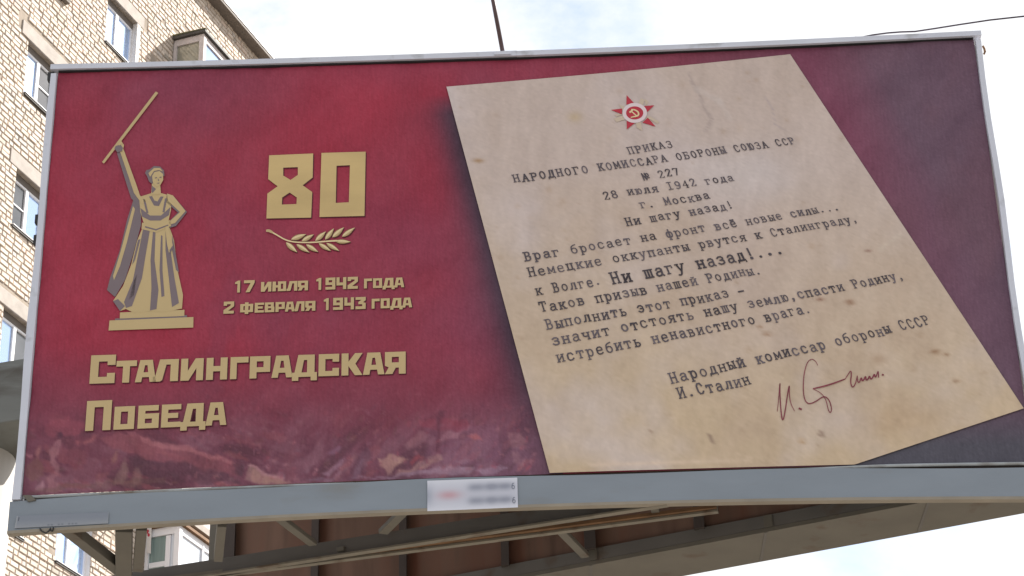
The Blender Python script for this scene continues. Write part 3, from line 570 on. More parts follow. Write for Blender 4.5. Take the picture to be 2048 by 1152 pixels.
# ---- golden block lettering
BG = {
 'Г': [[(0, 0), (0, 1), (1, 1), (1, .74), (.36, .74), (.36, 0)]],
 'С': [[(0, 0), (0, 1), (1, 1), (1, .64), (.68, .64), (.68, .77), (.33, .77), (.33, .23), (.68, .23), (.68, .36), (1, .36), (1, 0)]],
 'Т': [[(0, .74), (0, 1), (1, 1), (1, .74), (.67, .74), (.67, 0), (.33, 0), (.33, .74)]],
 'А': [[(0, 0), (.2, 1), (.8, 1), (1, 0), (.7, 0), (.66, .22), (.34, .22), (.3, 0)], [(.39, .44), (.44, .76), (.56, .76), (.61, .44)]],
 'Л': [[(0, 0), (0, .22), (.1, .24), (.26, 1), (1, 1), (1, 0), (.69, 0), (.69, .76), (.52, .76), (.38, .06), (.3, 0)]],
 'И': [[(0, 0), (0, 1), (.31, 1), (.31, .44), (.64, 1), (1, 1), (1, 0), (.69, 0), (.69, .56), (.36, 0)]],
 'Н': [[(0, 0), (0, 1), (.33, 1), (.33, .62), (.67, .62), (.67, 1), (1, 1), (1, 0), (.67, 0), (.67, .38), (.33, .38), (.33, 0)]],
 'Р': [[(0, 0), (0, 1), (1, 1), (1, .28), (.34, .28), (.34, 0)], [(.34, .5), (.34, .77), (.67, .77), (.67, .5)]],
 'Д': [[(0, -.17), (0, .2), (.1, .2), (.24, 1), (.9, 1), (.9, .2), (1, .2), (1, -.17), (.75, -.17), (.75, 0), (.26, 0), (.26, -.17)], [(.38, .2), (.47, .76), (.6, .76), (.6, .2)]],
 'К': [[(0, 0), (0, 1), (.33, 1), (.33, .62), (.64, 1), (1, 1), (.66, .52), (1, 0), (.64, 0), (.33, .42), (.33, 0)]],
 'Я': [[(1, 0), (1, 1), (0, 1), (0, .38), (.18, .3), (0, 0), (.36, 0), (.52, .28), (.67, .28), (.67, 0)], [(.33, .52), (.33, .77), (.67, .77), (.67, .52)]],
 'П': [[(0, 0), (0, 1), (1, 1), (1, 0), (.68, 0), (.68, .78), (.32, .78), (.32, 0)]],
 'О': [[(0, 0), (0, 1), (1, 1), (1, 0)], [(.33, .23), (.33, .77), (.67, .77), (.67, .23)]],
 'Б': [[(0, 0), (0, 1), (.97, 1), (.97, .76), (.34, .76), (.34, .64), (1, .64), (1, 0)], [(.34, .22), (.34, .42), (.67, .42), (.67, .22)]],
 'Е': [[(0, 0), (0, 1), (1, 1), (1, .77), (.34, .77), (.34, .62), (.86, .62), (.86, .4), (.34, .4), (.34, .23), (1, .23), (1, 0)]],
 'Ю': [[(0, 0), (0, 1), (.25, 1), (.25, .62), (.4, .62), (.4, 1), (1, 1), (1, 0), (.4, 0), (.4, .38), (.25, .38), (.25, 0)], [(.62, .23), (.62, .77), (.78, .77), (.78, .23)]],
 'Ф': [[(.36, -.1), (.36, .08), (0, .08), (0, .92), (.36, .92), (.36, 1.08), (.64, 1.08), (.64, .92), (1, .92), (1, .08), (.64, .08), (.64, -.1)], [(.25, .3), (.25, .7), (.36, .7), (.36, .3)], [(.64, .3), (.64, .7), (.75, .7), (.75, .3)]],
 'В': [[(0, 0), (0, 1), (.93, 1), (.93, .6), (1, .5), (1, 0)], [(.34, .6), (.34, .78), (.62, .78), (.62, .6)], [(.34, .22), (.34, .4), (.67, .4), (.67, .22)]],
 '1': [[(.38, 0), (.38, .72), (0, .72), (0, .86), (.48, 1), (.8, 1), (.8, 0)]], '7': [[(0, .76), (0, 1), (1, 1), (1, .78), (.55, 0), (.18, 0), (.62, .76)]],
 '9': [[(0, 0), (0, .22), (.67, .22), (.67, .38), (0, .38), (0, 1), (1, 1), (1, 0)], [(.33, .6), (.33, .78), (.67, .78), (.67, .6)]],
 '4': [[(0, 1), (.31, 1), (.31, .56), (.67, .56), (.67, 1), (1, 1), (1, 0), (.67, 0), (.67, .32), (0, .32)]],
 '2': [[(0, .66), (0, 1), (1, 1), (1, .6), (.44, .23), (1, .23), (1, 0), (0, 0), (0, .3), (.67, .67), (.67, .78), (.32, .78), (.32, .66)]],
 '3': [[(0, .77), (0, 1), (1, 1), (1, .72), (.74, .57), (1, .5), (1, 0), (0, 0), (0, .23), (.66, .23), (.66, .4), (.28, .4), (.28, .6), (.58, .77)]]}
WL = .007
def block(spec, b0, b1, name, small, big):
    """spec: (glyph, x0, x1, tall) in photo px; the baseline runs b0-b1"""
    words = []; lx = -1e9
    for ch, x0, x1, tall in spec:
        if x0 - lx > 9 * big / 27: words.append(MB())
        mb = words[-1]; lx = x1
        hh = big if tall else small
        ya = b0[1] + (b1[1] - b0[1]) * (x0 - b0[0]) / (b1[0] - b0[0]); yb = b0[1] + (b1[1] - b0[1]) * (x1 - b0[0]) / (b1[0] - b0[0])
        ua, va = B(x0, ya); ub, vb = B(x1 , yb); h = hh / 322.0
        f = lambda x, y, w: L(ua + (ub - ua) * x, va + (vb - va) * x + h * y, w)
        loops = BG[ch]
        mb.poly([f(x, y, WL) for x, y in loops[0]], [[f(x, y, WL) for x, y in l] for l in loops[1:]], 0)
        mb.poly([f(x + .035 * 50 / (x1 - x0), y - .035, WL - .003) for x, y in loops[0]], [[f(x + .035, y - .035, WL - .003) for x, y in l] for l in loops[1:]], 1)
    for mb in words: mb.build(name, [M['gold'], M['printshade']], poster)
M['printshade'] = mat('printed_drop_shade', pr(84, 30, 46), .6, spec=.25)
T1 = [('С', 179, 229, 1), ('Т', 231, 272, 0), ('А', 270, 312, 0), ('Л', 305, 356, 0), ('И', 361, 406, 0), ('Н', 412, 454, 0), ('Г', 460, 496, 0), ('Р', 499, 540, 0), ('А', 543, 585, 0),
      ('Д', 584, 634, 0), ('С', 637, 678, 0), ('К', 683, 725, 0), ('А', 726, 769, 0), ('Я', 770, 811.5, 0)]
block(T1, (179, 768.6), (811, 748), 'title_lettering', 48, 62)
T2 = [('П', 170.5, 221, 1), ('О', 227, 268, 0), ('Б', 275, 317, 0), ('Е', 322, 361, 0), ('Д', 361, 411, 0), ('А', 411, 453, 0)]
block(T2, (170.5, 863), (453, 850.5), 'title_lettering', 49, 64)
def spec_of(s): return [(c, 400 + a / 3.657, 400 + b_ / 3.657, c.isdigit()) for c, a, b_ in s]
block(spec_of([('1', 255, 302), ('7', 320, 398), ('И', 446, 522), ('Ю', 530, 630), ('Л', 634, 712), ('Я', 716, 790), ('1', 850, 896), ('9', 918, 990), ('4', 998, 1070), ('2', 1080, 1155), ('Г', 1200, 1258), ('О', 1266, 1332), ('Д', 1336, 1424), ('А', 1422, 1494)]),
      (469.7, 586.3), (808.5, 575.3), 'date_lettering', 22, 27)
block(spec_of([('2', 172, 248), ('Ф', 294, 388), ('Е', 400, 468), ('В', 474, 544), ('Р', 552, 620), ('А', 622, 694), ('Л', 688, 764), ('Я', 770, 844), ('1', 905, 950), ('9', 974, 1046), ('4', 1056, 1126), ('3', 1138, 1212), ('Г', 1256, 1314), ('О', 1322, 1388), ('Д', 1392, 1482), ('А', 1480, 1552)]),
      (447, 628.6), (823.8, 615.6), 'date_lettering', 22, 27)
Z5 = lambda pts: [(500 + x / 3.657, 250 + y / 3.657) for x, y in pts]
mb = MB()
for outer, holes in (([(140, 222), (462, 208), (458, 384), (385, 441), (455, 490), (447, 677), (120, 684), (127, 502), (202, 448), (133, 396)], [[(243, 312), (350, 308), (350, 365), (297, 402), (243, 370)], [(290, 494), (342, 530), (340, 578), (233, 582), (235, 530)]]),
                     ([(523, 204), (846, 195), (837, 665), (508, 673)], [[(633, 298), (731, 294), (723, 565), (627, 570)]])):
    mb.poly([BL(x, y, WL) for x, y in Z5(outer)], [[BL(x, y, WL) for x, y in Z5(h)] for h in holes], 0)
    sh = lambda pts: [(x + 7, y + 8) for x, y in pts]
    mb.poly([BL(x, y, WL - .003) for x, y in Z5(sh(outer))], [[BL(x, y, WL - .003) for x, y in Z5(sh(h))] for h in holes], 1)
M['goldsheen'] = mat('brushed_gold_ink', pr(184, 160, 112), .6, spec=.25, var=.14, scale=1.3, stretch=(1.2, 1, 3))
mb.build('anniversary_numerals', [M['goldsheen'], M['printshade']], poster)

# ---- ear of wheat
mb = MB()
def leaf(base, tip, wd, bend=0.):
    bx, by = base; tx, ty = tip; dx, dy = tx - bx, ty - by; l = math.hypot(dx, dy); nx, ny = -dy / l, dx / l
    side = lambda sg, k: [(bx + dx * t + nx * (sg * wd * math.sin(math.pi * min(1, t ** .8)) * k + bend * math.sin(math.pi * t)), by + dy * t + ny * (sg * wd * math.sin(math.pi * min(1, t ** .8)) * k + bend * math.sin(math.pi * t))) for t in [i / 9 for i in range(10)]]
    a, b_, mid = side(1, 1), side(-1, 1), side(.15, 1)
    sh = [(x + 5, y + 6) for x, y in a + b_[::-1][1:-1]]
    mb.poly([BL(x, y, WL - .003) for x, y in Z5(sh)], mi=3)
    mb.poly([BL(x, y, WL) for x, y in Z5(a + b_[::-1][1:-1])], mi=2)
    k1 = side(.72, 1); k2 = side(-.72, 1)
    mb.poly([BL(x, y, WL + .001) for x, y in Z5(k1[:] + mid[::-1][1:-1])], mi=0)
    mb.poly([BL(x, y, WL + .002) for x, y in Z5(k2[:] + mid[::-1][1:-1])], mi=1)
for bs, tp, wd in [((300, 838), (412, 798), 20), ((378, 850), (468, 800), 18), ((478, 848), (556, 778), 19), ((550, 838), (614, 756), 19), ((602, 822), (688, 748), 20), ((672, 818), (768, 750), 18),
                   ((622, 850), (738, 855), 17), ((262, 858), (346, 932), 20), ((338, 872), (436, 934), 18), ((410, 874), (500, 930), 18), ((502, 866), (592, 922), 17), ((558, 864), (654, 922), 17)]:
    leaf(bs, tp, wd)
pen(mb, Z5([(118, 773), (150, 778), (200, 806), (260, 842), (330, 858), (450, 860), (560, 850), (640, 846)]), 3.2, 2.6, WL + .003, 1)
pen(mb, Z5([(118, 773), (140, 772), (165, 786)]), 3.5, 5.5, WL + .0045, 0)
mb.build('wheat_ear', [M['gold'], M['goldlight'], M['golddark'], M['printshade']], poster)

# ---- plain robed figure on a stepped plinth (a generic stand-in)
mb = MB()
def fig(pts, mi, k=0): mb.poly([BL(x, y, WL + .0008 * k) for x, y in pts], mi=mi)
fig([(219, 641), (387, 634), (386.5, 655), (217, 661)], 0, 1)
fig([(230, 637), (374, 630), (374, 635.5), (230, 642)], 1, 0)
fig([(240, 625), (369, 619.5), (368.5, 632), (239.5, 637)], 0, 1)
# cloak behind the shoulder, gown with irregular grey folds, sash
fig([(282, 392), (266, 402), (254, 440), (240, 500), (220, 556), (214, 580), (230, 594), (250, 560), (266, 510), (282, 450)], 1, 0)
fig([(266, 412), (270, 418), (254, 484), (240, 532), (228, 560), (226, 552), (242, 500), (256, 448)], 0, 1)
fig([(278, 394), (281, 425), (288, 448), (274, 482), (262, 530), (246, 572), (226, 602), (240, 622), (252, 618), (268, 626), (300, 622), (330, 624), (364, 617), (366, 590), (356, 545), (348, 480), (336, 446), (342, 420), (343, 392), (318, 385), (304, 386)], 0, 2)
for k_, q_ in enumerate([
    [(287, 454), (300, 459), (293, 500), (284, 556), (264, 612), (252, 616), (248, 604), (266, 560), (277, 505)], [(306, 462), (311, 464), (309, 520), (317, 580), (313, 618), (300, 621), (303, 575), (301, 520)],
    [(331, 452), (336, 454), (341, 500), (349, 556), (358, 606), (344, 614), (338, 560), (331, 500)], [(322, 470), (325, 472), (325, 540), (329, 592), (323, 594), (319, 540)], [(268, 560), (274, 548), (268, 590), (258, 600)],
    [(281, 416), (300, 431), (322, 431), (341, 414), (338, 430), (321, 441), (300, 441), (284, 433)], [(298, 393), (308, 411), (318, 412), (327, 393), (321, 393), (315, 403), (309, 401), (304, 392)],
    [(226, 602), (236, 598), (250, 612), (240, 622)], [(286, 398), (290, 399), (297, 426), (293, 426)], [(334, 396), (330, 397), (325, 424), (329, 425)], [(345, 470), (350, 500), (358, 545), (352, 540), (344, 500)], [(276, 480), (281, 478), (270, 520), (264, 530)]]):
    fig(q_, 1, 3)
fig([(284, 445), (312, 452), (340, 440), (342, 452), (312, 465), (283, 458)], 0, 4)
fig([(290, 452), (312, 458), (336, 449), (337, 451), (312, 461), (290, 455)], 1, 5)
fig([(330, 452), (337, 450), (346, 492), (338, 506), (334, 488)], 0, 5); fig([(339, 500), (346, 490), (346, 496), (340, 507)], 1, 6)
# neck and head
fig([(304, 366), (320, 365), (322, 388), (302, 390)], 0, 4); fig([(304, 371), (312, 378), (305, 386), (303, 384)], 1, 5)
fig([(294, 352), (290, 346), (293, 340), (299, 339), (308, 332), (320, 333), (328, 341), (329, 352), (322, 352), (306, 356), (305, 368), (298, 363)], 1, 5)
fig([(304, 352), (309, 344), (319, 342), (326, 348), (326.5, 360), (320, 371), (313, 374), (306, 366)], 0, 6)
fig([(297, 346), (308, 336), (320, 336), (326, 343), (318, 340), (308, 342), (300, 354)], 0, 7)
fig([(310, 355), (314, 354), (314, 356), (310, 357)], 1, 8); fig([(319, 354), (323, 353), (323, 355), (319, 356)], 1, 8); fig([(313, 366), (320, 365), (317, 367.5)], 1, 8); fig([(316, 356), (318.5, 361), (316, 362)], 1, 8)
# arm raised with a plain staff, other arm bent to the hip
fig([(278, 394), (292, 404), (280, 416), (262, 396), (248, 352), (234, 306), (246, 298), (262, 340), (273, 372)], 1, 1)
fig([(280, 391), (292, 402), (284, 408), (268, 386), (254, 344), (240, 303), (247, 298), (262, 340), (273, 370)], 0, 3)
fig([(232, 287), (242, 281), (248, 290), (246, 301), (235, 305), (229, 296)], 0, 6); fig([(231, 292), (241, 289), (246, 296), (244, 302), (235, 305), (229, 297)], 1, 7); fig([(235, 287), (243, 283), (246, 287), (238, 291)], 0, 8)
fig([(311.5, 183), (316.5, 186), (247, 276.5), (208, 327), (204, 324), (243, 272.5)], 0, 4)
fig([(334, 387), (347, 392), (374, 424), (352, 452), (338, 456), (337, 444), (356, 425), (332, 404)], 1, 2)
fig([(334, 387), (346, 391), (371, 422), (350, 446), (340, 449), (338, 444), (360, 424), (336, 402)], 0, 4)
mb.build('figure_print', [M['gold'], M['greyink']], poster, 'golden robed figure on a stepped plinth')

# ---- frame bars
def bowed(mb, f0, f1, w0, w1, ua, ub, n=28, mi=0):
    us = [ua + (ub - ua) * k / n for k in range(n + 1)]
    for a, c_ in zip(us, us[1:]):
        p = [L(a, f0(a), w1), L(c_, f0(c_), w1), L(c_, f0(c_), w0), L(a, f0(a), w0), L(a, f1(a), w1), L(c_, f1(c_), w1), L(c_, f1(c_), w0), L(a, f1(a), w0)]
        for f in ((3, 2, 1, 0), (4, 5, 6, 7), (0, 1, 5, 4), (2, 3, 7, 6)): mb.face([p[k] for k in f], mi)
    for e_ in (ua, ub):
        mb.face([L(e_, f0(e_), w0), L(e_, f0(e_), w1), L(e_, f1(e_), w1), L(e_, f1(e_), w0)], mi)
mb = MB(); bowed(mb, lambda u: vtop(u) + .004, lambda u: vtop(u) + .042, -.06, .035, -3.046, .01)
bowed(mb, lambda u: vtop(u) + .0, lambda u: vtop(u) + .036, -.06, .04, .01, 3.032)
mb.build('top_bar', M['bar'], bill)
mb = MB(); bowed(mb, lambda u: vtop(u) - .006, lambda u: vtop(u) + .002, -.04, .018, -2.995, 2.98); mb.build('shadow_gap_strip', M['black'], bill)
for sgn, a, c_ in ((-1, -3.042, -3.004), (1, 2.990, 3.024)):
    mb = MB()
    n = 10
    for k in range(n):
        v0 = -1.535 + (1.472 + 1.535) * k / n; v1 = -1.535 + (1.472 + 1.535) * (k + 1) / n
        j0 = .006 * math.sin(k * 1.3) - (.012 * (1 - k / n) if sgn < 0 else 0); j1 = .006 * math.sin((k + 1) * 1.3) - (.012 * (1 - (k + 1) / n) if sgn < 0 else 0)
        if k == 0: j0 = j0
        p = [L(a + j0, v0, .03), L(c_ + j0 * (sgn > 0), v0, .03), L(c_ + j0 * (sgn > 0), v0, -.05), L(a + j0, v0, -.05), L(a + j1, v1, .03), L(c_ + j1 * (sgn > 0), v1, .03), L(c_ + j1 * (sgn > 0), v1, -.05), L(a + j1, v1, -.05)]
        mb.hexa(p)
    mb.build('side_bar', M['bar'], bill)
# lower rail: a pale tube under the poster, sagging away from the beam at both ends
mb = MB(); 
for ua, ub in ((-2.99, -.75), (1.3, 2.975)):
    mb = MB(); us = [ua + (ub - ua) * k / 24 for k in range(25)]
    mb.tube([L(u, vbot(u) - .014 - .004 * math.sin(u * 2), .012 - .034 * max(0, (u + 1.9) / 1.15 if ub < 0 else (2.1 - u) / .8)) for u in us], .0105, 8); mb.build('bottom_rail', M['rail'], bill)
mb = MB(); bowed(mb, lambda u: vbot(u) - .06, lambda u: vbot(u) + .0, -.05, -.012, -2.99, 2.98); mb.build('dark_gap_strip', M['rib'], bill)  # added strip, its dark colour stands in for the shaded gap under the poster
mb = MB(); mb.face([L(-2.99, -1.47, -.02), L(2.98, -1.47, -.02), L(2.98, 1.46, -.02), L(-2.99, 1.46, -.02)][::-1]); mb.box(L(-2.99, -1.46, -.05), L(2.98, 1.46, -.022)); mb.build('backing_board', M['ply'], bill)
# main beam
bt = lambda u: -1.490 - .052 * (u / 3) ** 2 - .006 * math.sin(u * 3.1)
bb_ = lambda u: -1.672 - .056 * (u / 3) ** 2
beam = MB(); bowed(beam, bb_, bt, -.02, .02, -3.066, 3.10); beam = beam.build('bottom_beam', M['beam'], bill)
mb = MB(); bowed(mb, lambda u: bb_(u) - .019, lambda u: bb_(u) - .001, -.028, .024, -3.066, 3.10); mb.build('beam_edge', M['lip'], bill)
mb = MB(); p = [BL(x, y, .03) for x, y in ((45, 990), (62, 990), (72, 1000), (56, 1003))]; mb.face(p); mb.face([q + Vector((0, .02, 0)) for q in p][::-1]); 
for k in range(4): mb.face([p[k], p[k] + Vector((0, .02, 0)), p[(k + 1) % 4] + Vector((0, .02, 0)), p[(k + 1) % 4]])
mb.build('torn_flap', M['steel'], bill)

# ---- stickers on the beam, their writing smeared beyond reading
def sticker(name, q, cols, nx, ny, w, label):
    P = np.zeros((ny, nx, 3)); Cc = np.zeros((ny, nx, 3))
    for j in range(ny):
        for i in range(nx):
            s, t = i / (nx - 1), j / (ny - 1)
            x = (q[0][0] * (1 - s) + q[1][0] * s) * (1 - t) + (q[3][0] * (1 - s) + q[2][0] * s) * t
            y = (q[0][1] * (1 - s) + q[1][1] * s) * (1 - t) + (q[3][1] * (1 - s) + q[2][1] * s) * t
            P[j, i] = BL(x, y, w); Cc[j, i] = cols(s, t)
    return grid_mesh(name, P, np.clip(lin(Cc) / K_PRINT, .01, .85), M['sticker'], beam, label)
g2 = lambda s, t, a, b_, ra, rb: math.exp(-((s - a) / ra) ** 2 - ((t - b_) / rb) ** 2)
def c1(s, t):
    c = np.array((178, 180, 192.)); 
    c = c + (np.array((196, 198, 208.)) - c) * min(1, abs(t - .5) * 2) ** 2
    c = c + (np.array((120, 124, 138.)) - c) * min(.75, sum(g2(s, t, a, b_, .06, .13) for a in (.5, .58, .68, .74, .83, .9) for b_ in (.27, .72)) * .55)
    c = c + (np.array((178, 138, 146.)) - c) * min(.8, .8 * g2(s, t, .24, .5, .12, .14)); c = c + (np.array((140, 146, 160.)) - c) * .7 * g2(s, t, .0, .5, .06, .3)
    return c
st1 = sticker('phone_sticker', [(854.6, 961.5), (1034.6, 955.2), (1036, 1014.8), (854.7, 1022.3)], c1, 60, 26, .0265, 'white sticker with smeared grey writing')
mb = MB()
for (x, y) in ((1023, 977.5), (1024.5, 1006)):
    glyph(mb, '6', lambda gx, gy, dz: BL(x + gx * 1.15, y + gy * -1.15, .0285 + dz), 1.0, tuple(lin((104, 110, 124)) / K_PRINT))
mb.build('digits', M['type'], beam, color=True)
def c2(s, t):
    c = np.array((118, 124, 134.)); c = c + (np.array((142, 144, 148.)) - c) * max(0, t - .35) ** 1.2 * 1.1
    c = c + (np.array((150, 152, 156.)) - c) * (.6 if s < .012 or s > .992 else 0)
    c = c + (np.array((84, 90, 100.)) - c) * min(.8, sum(g2(s, t, .36 + k * .037, .86, .011, .06) for k in (0, 1, 3, 4, 6, 7, 8)) * .8)
    c = c + (np.array((60, 62, 70.)) - c) * (.9 if .022 < s < .034 and .12 < t < .42 else 0)
    return c
sticker('phone_sticker', [(33.5, 1032), (217.5, 1024), (216, 1047), (29, 1056.5)], c2, 110, 24, .0265, 'faded grey sticker at the end of the beam')

# ---- braces under the board and the second face hinged behind it
VB = -1.70
def Z(px, py, dv=0.): return BZ(px, py, VB + dv)
DV = [0]
def dir_piece(name, a, b_, wid, hei, m, top=True):
    DV[0] = (DV[0] + 1) % 9; a = Vector(a); b_ = Vector(b_); off = Vector((0, 0, hei / 2 + DV[0] * .004)); mb = MB(); mb.beam(a + off, b_ + off, wid, hei); return mb.build(name, m, bill, bevel=.004)
def ext(a, b_, t): return a + (b_ - a) * t
a, b_ = Z(247, 1066), Z(247, 1152); dir_piece('crossbeam', a, ext(a, b_, 1.25), .10, .10, M['steel'])
a, b_ = Z(283, 1064), Z(276, 1140); dir_piece('crossbeam', a, ext(a, b_, 1.1), .065, .09, M['steel'])
a, b_ = Z(443.5, 1058), Z(436, 1128); dir_piece('crossbeam', a, b_, .055, .09, M['steel'])
a, b_ = Z(126, 1066), Z(252, 1163); dir_piece('diagonal_brace', a, b_, .075, .07, M['steel'])
# long channel with a wide lower flange, and the slimmer angle beside it
a, b_ = Z(1335, 1013), Z(592, 1128); e0 = ext(a, b_, 1.72)
pa = a; mb = MB(); mb.beam(pa + Vector((0, 0, .01)), e0 + Vector((0, 0, .01)), .045, .012); mb.beam(pa + Vector((0, .015, .07)), e0 + Vector((0, .015, .07)), .012, .10, 1); mb.build('truss_channel', [M['flange'], M['steeldk']], bill)
a, b_ = Z(1436, 1026), Z(506, 1146); e1 = ext(a, b_, 1.3)
mb = MB(); mb.beam(a + Vector((0, 0, .01)), e1 + Vector((0, 0, .01)), .040, .012); mb.beam(a + Vector((0, -.012, .03)), e1 + Vector((0, -.012, .03)), .010, .03); mb.build('truss_angle', [M['flange']], bill)
a, b_ = Z(1434, 1024), Z(690, 1117); mb = MB(); mb.beam(a + Vector((0, 0, .03)), b_ + Vector((0, 0, .03)), .045, .02); mb.build('rusty_bar', M['rust'], bill)
for p, q, wd in (((544, 1036), (626, 1098), .055), ((812, 1030), (766, 1076), .06), ((1100, 1046), (1114, 1062), .05), ((1140, 1044), (1150, 1060), .06), ((1122, 1066), (1171, 1116), .055), ((1306, 1012), (1316, 1040), .05), ((680, 1104), (692, 1112), .05)):
    dir_piece('diagonal_brace', Z(*p, .03), Z(*q, .03), wd, .03, M['steel'])
# second face: plane through measured points, hinged near the right end
RA = Vector((3.3, -.35 + .02)); SL = .435
def RP(e_, v, off=0.):                                        # e along, height v, off = further back
    d = .53 - SL * (e_ - 1.30) + off; return L(e_, v, -d)
E0, E1 = -2.06, 2.42
mb = MB()
mb.hexa([RP(E0, -1.62, .03), RP(E1, -1.62, .03), RP(E1, -1.62, .055), RP(E0, -1.62, .055), RP(E0, 1.5, .03), RP(E1, 1.5, .03), RP(E1, 1.5, .055), RP(E0, 1.5, .055)])
back = mb.build('back_panel', M['ply'], bill, 'brown plywood back of the second face, seen from below')
def backcol(px, py):
    q = ray(px, py); n_ = (BE * SL - BN); k = SL * 1.30 + .53
    t = (k - (CAM - BC).dot(n_)) / q.dot(n_); X = CAM + q * t - BC; return X.dot(BE)
for px, py, wd in ((461, 1060, .075), (631, 1060, .05), (806, 1146, .05), (1009, 1060, .05), (1180, 1090, .07), (1398, 1050, .06)):
    e_ = backcol(px, py); mb = MB()
    mb.hexa([RP(e_ - wd / 2, -1.6, -.03), RP(e_ + wd / 2, -1.6, -.03), RP(e_ + wd / 2, -1.6, .028), RP(e_ - wd / 2, -1.6, .028), RP(e_ - wd / 2, 1.45, -.03), RP(e_ + wd / 2, 1.45, -.03), RP(e_ + wd / 2, 1.45, .028), RP(e_ - wd / 2, 1.45, .028)])
    mb.build('panel_rib', M['rib'], back)
mb = MB()
mb.hexa([RP(-2.3, -1.670, .002), RP(2.44, -1.670, .002), RP(2.44, -1.670, .05), RP(-2.3, -1.670, .05), RP(-2.3, -1.59, .002), RP(2.44, -1.59, .002), RP(2.44, -1.59, .05), RP(-2.3, -1.59, .05)])
mb.build('back_beam_web', M['steeldk'], bill)
mb = MB()
mb.hexa([RP(-2.3, -1.698, 0), RP(2.46, -1.698, 0), RP(3.3, -1.698, .50), RP(-2.3, -1.698, .50), RP(-2.3, -1.672, 0), RP(2.46, -1.672, 0), RP(3.3, -1.672, .50), RP(-2.3, -1.672, .50)])
mb.hexa([RP(-2.3, -1.670, .472), RP(2.7, -1.670, .472), RP(2.7, -1.670, .49), RP(-2.3, -1.670, .49), RP(-2.3, 1.4, .472), RP(2.7, 1.4, .472), RP(2.7, 1.4, .49), RP(-2.3, 1.4, .49)])
mb.build('back_beam', M['steel'], bill)
for e_ in (.36, 1.42, 2.35):
    mb = MB(); mb.hexa([RP(e_, -1.701, .004), RP(e_ + .018, -1.701, .004), RP(e_ + .018, -1.701, .49), RP(e_, -1.701, .49), RP(e_, -1.6985, .004), RP(e_ + .018, -1.6985, .004), RP(e_ + .018, -1.6985, .49), RP(e_, -1.6985, .49)]); mb.build('seam_strip', M['steeldk'], bill)
    mb = MB(); q_ = RP(e_ + .05, -1.60, -.004); mb.hexa([RP(e_, -1.668, -.006), RP(e_ + .05, -1.668, -.006), RP(e_ + .05, -1.668, .0), RP(e_, -1.668, .0), RP(e_, -1.592, -.006), RP(e_ + .05, -1.592, -.006), RP(e_ + .05, -1.592, .0), RP(e_, -1.592, .0)]); mb.build('gusset_plate', M['steel'], bill)
# support column at the left with its box head
def BK(px, py, d):
    X = hit(px, py, BC - BN * d, BN) - BC; return Vector((X.dot(BE), d, CZ + X.z))
DK = 3.0
r0 = BK(34, 876, DK); r1 = BK(3, 1152, DK)
axis = (r1 - r0).normalized(); rad = .42
c0 = r0 + Vector((-rad, 0, 0)); c1_ = r1 + Vector((-rad * .98, 0, 0)); dn = c1_ - c0; foot = c0 + dn * ((CZ - 1.0 + c0.z - CZ + 1.0) / max(1e-6, -dn.z))
mid = c0 + dn * 2.2
mb = MB(); mb.tube([c0 + Vector((0, 0, .12)), c0, c0 + dn, mid, Vector((mid.x - .05, mid.y, mid.z - 2)), Vector((mid.x - .05, mid.y, .0))], rad, 40)
col_ = mb.build('support_column', M['pillar'], bill)
h0, h1 = BK(-140, 747, DK - .5), BK(63, 714, DK - .62); h2, h3 = BK(-140, 868, DK - .62), BK(63, 836, DK - .62)
bk = Vector((0, .68, 0)); mb = MB(); mb.hexa([h2, h3, h3 + bk, h2 + bk, h0, h1, h1 + bk, h0 + bk]); mb.build('column_head', M['head'], bill, bevel=.01)
# hidden carrier that joins the column head to both faces
mb = MB(); mb.beam(Vector((h3.x - .2, h3.y + .4, (h1.z + h3.z) / 2)), Vector((-1.2, 1.75, (h1.z + h3.z) / 2)), .12, .2); mb.build('carrier_beam', M['steeldk'], bill)
# mast rod, pins, clamps, loose wire
mb = MB(); t0 = L(*B(1007.5, 114)) ; top = Vector((0, 0, 0)); p1 = BL(985, -6, .05); p2 = BL(960, -140, .09)
mb.tube([BL(1007.5, 116, .0), p1, p2], .0145, 10); mb.build('mast_rod', M['mast'], bill)
mb = MB(); p = BL(1007, 113, .0); mb.box(p + Vector((-.06, -.045, -.012)), p + Vector((.05, .045, .012))); mb.build('rod_bracket', M['bar'], bill)
for x, y in ((578, 129), (1486, 97)):
    mb = MB(); mb.tube([BL(x, y, 0), BL(x - .6, y - 9, 0)], .006, 6); mb.build('bolt', M['black'], bill)
for x, y in ((78, 440), (75, 481), (103, 155)):
    mb = MB(); q = BL(x, y, .0); mb.box(q + Vector((-.022, -.02, -.03)), q + Vector((.02, .02, .03))); mb.build('clamp', M['black'], bill)
mb = MB(); mb.tube([BL(x, y, .03) for x, y in ((80, 1057), (84, 1063), (92, 1066), (98, 1062), (101, 1056), (102, 1062), (105, 1063), (107, 1055))], .005, 6); mb.build('loose_wire', M['black'], bill)
mb = MB(); mb.tube([BL(x, y, -.02) for x, y in ((1966, 92), (1969, 98), (1970, 104), (1968, 108))], .008, 6); mb.build('frame_hook', M['rust'], bill)

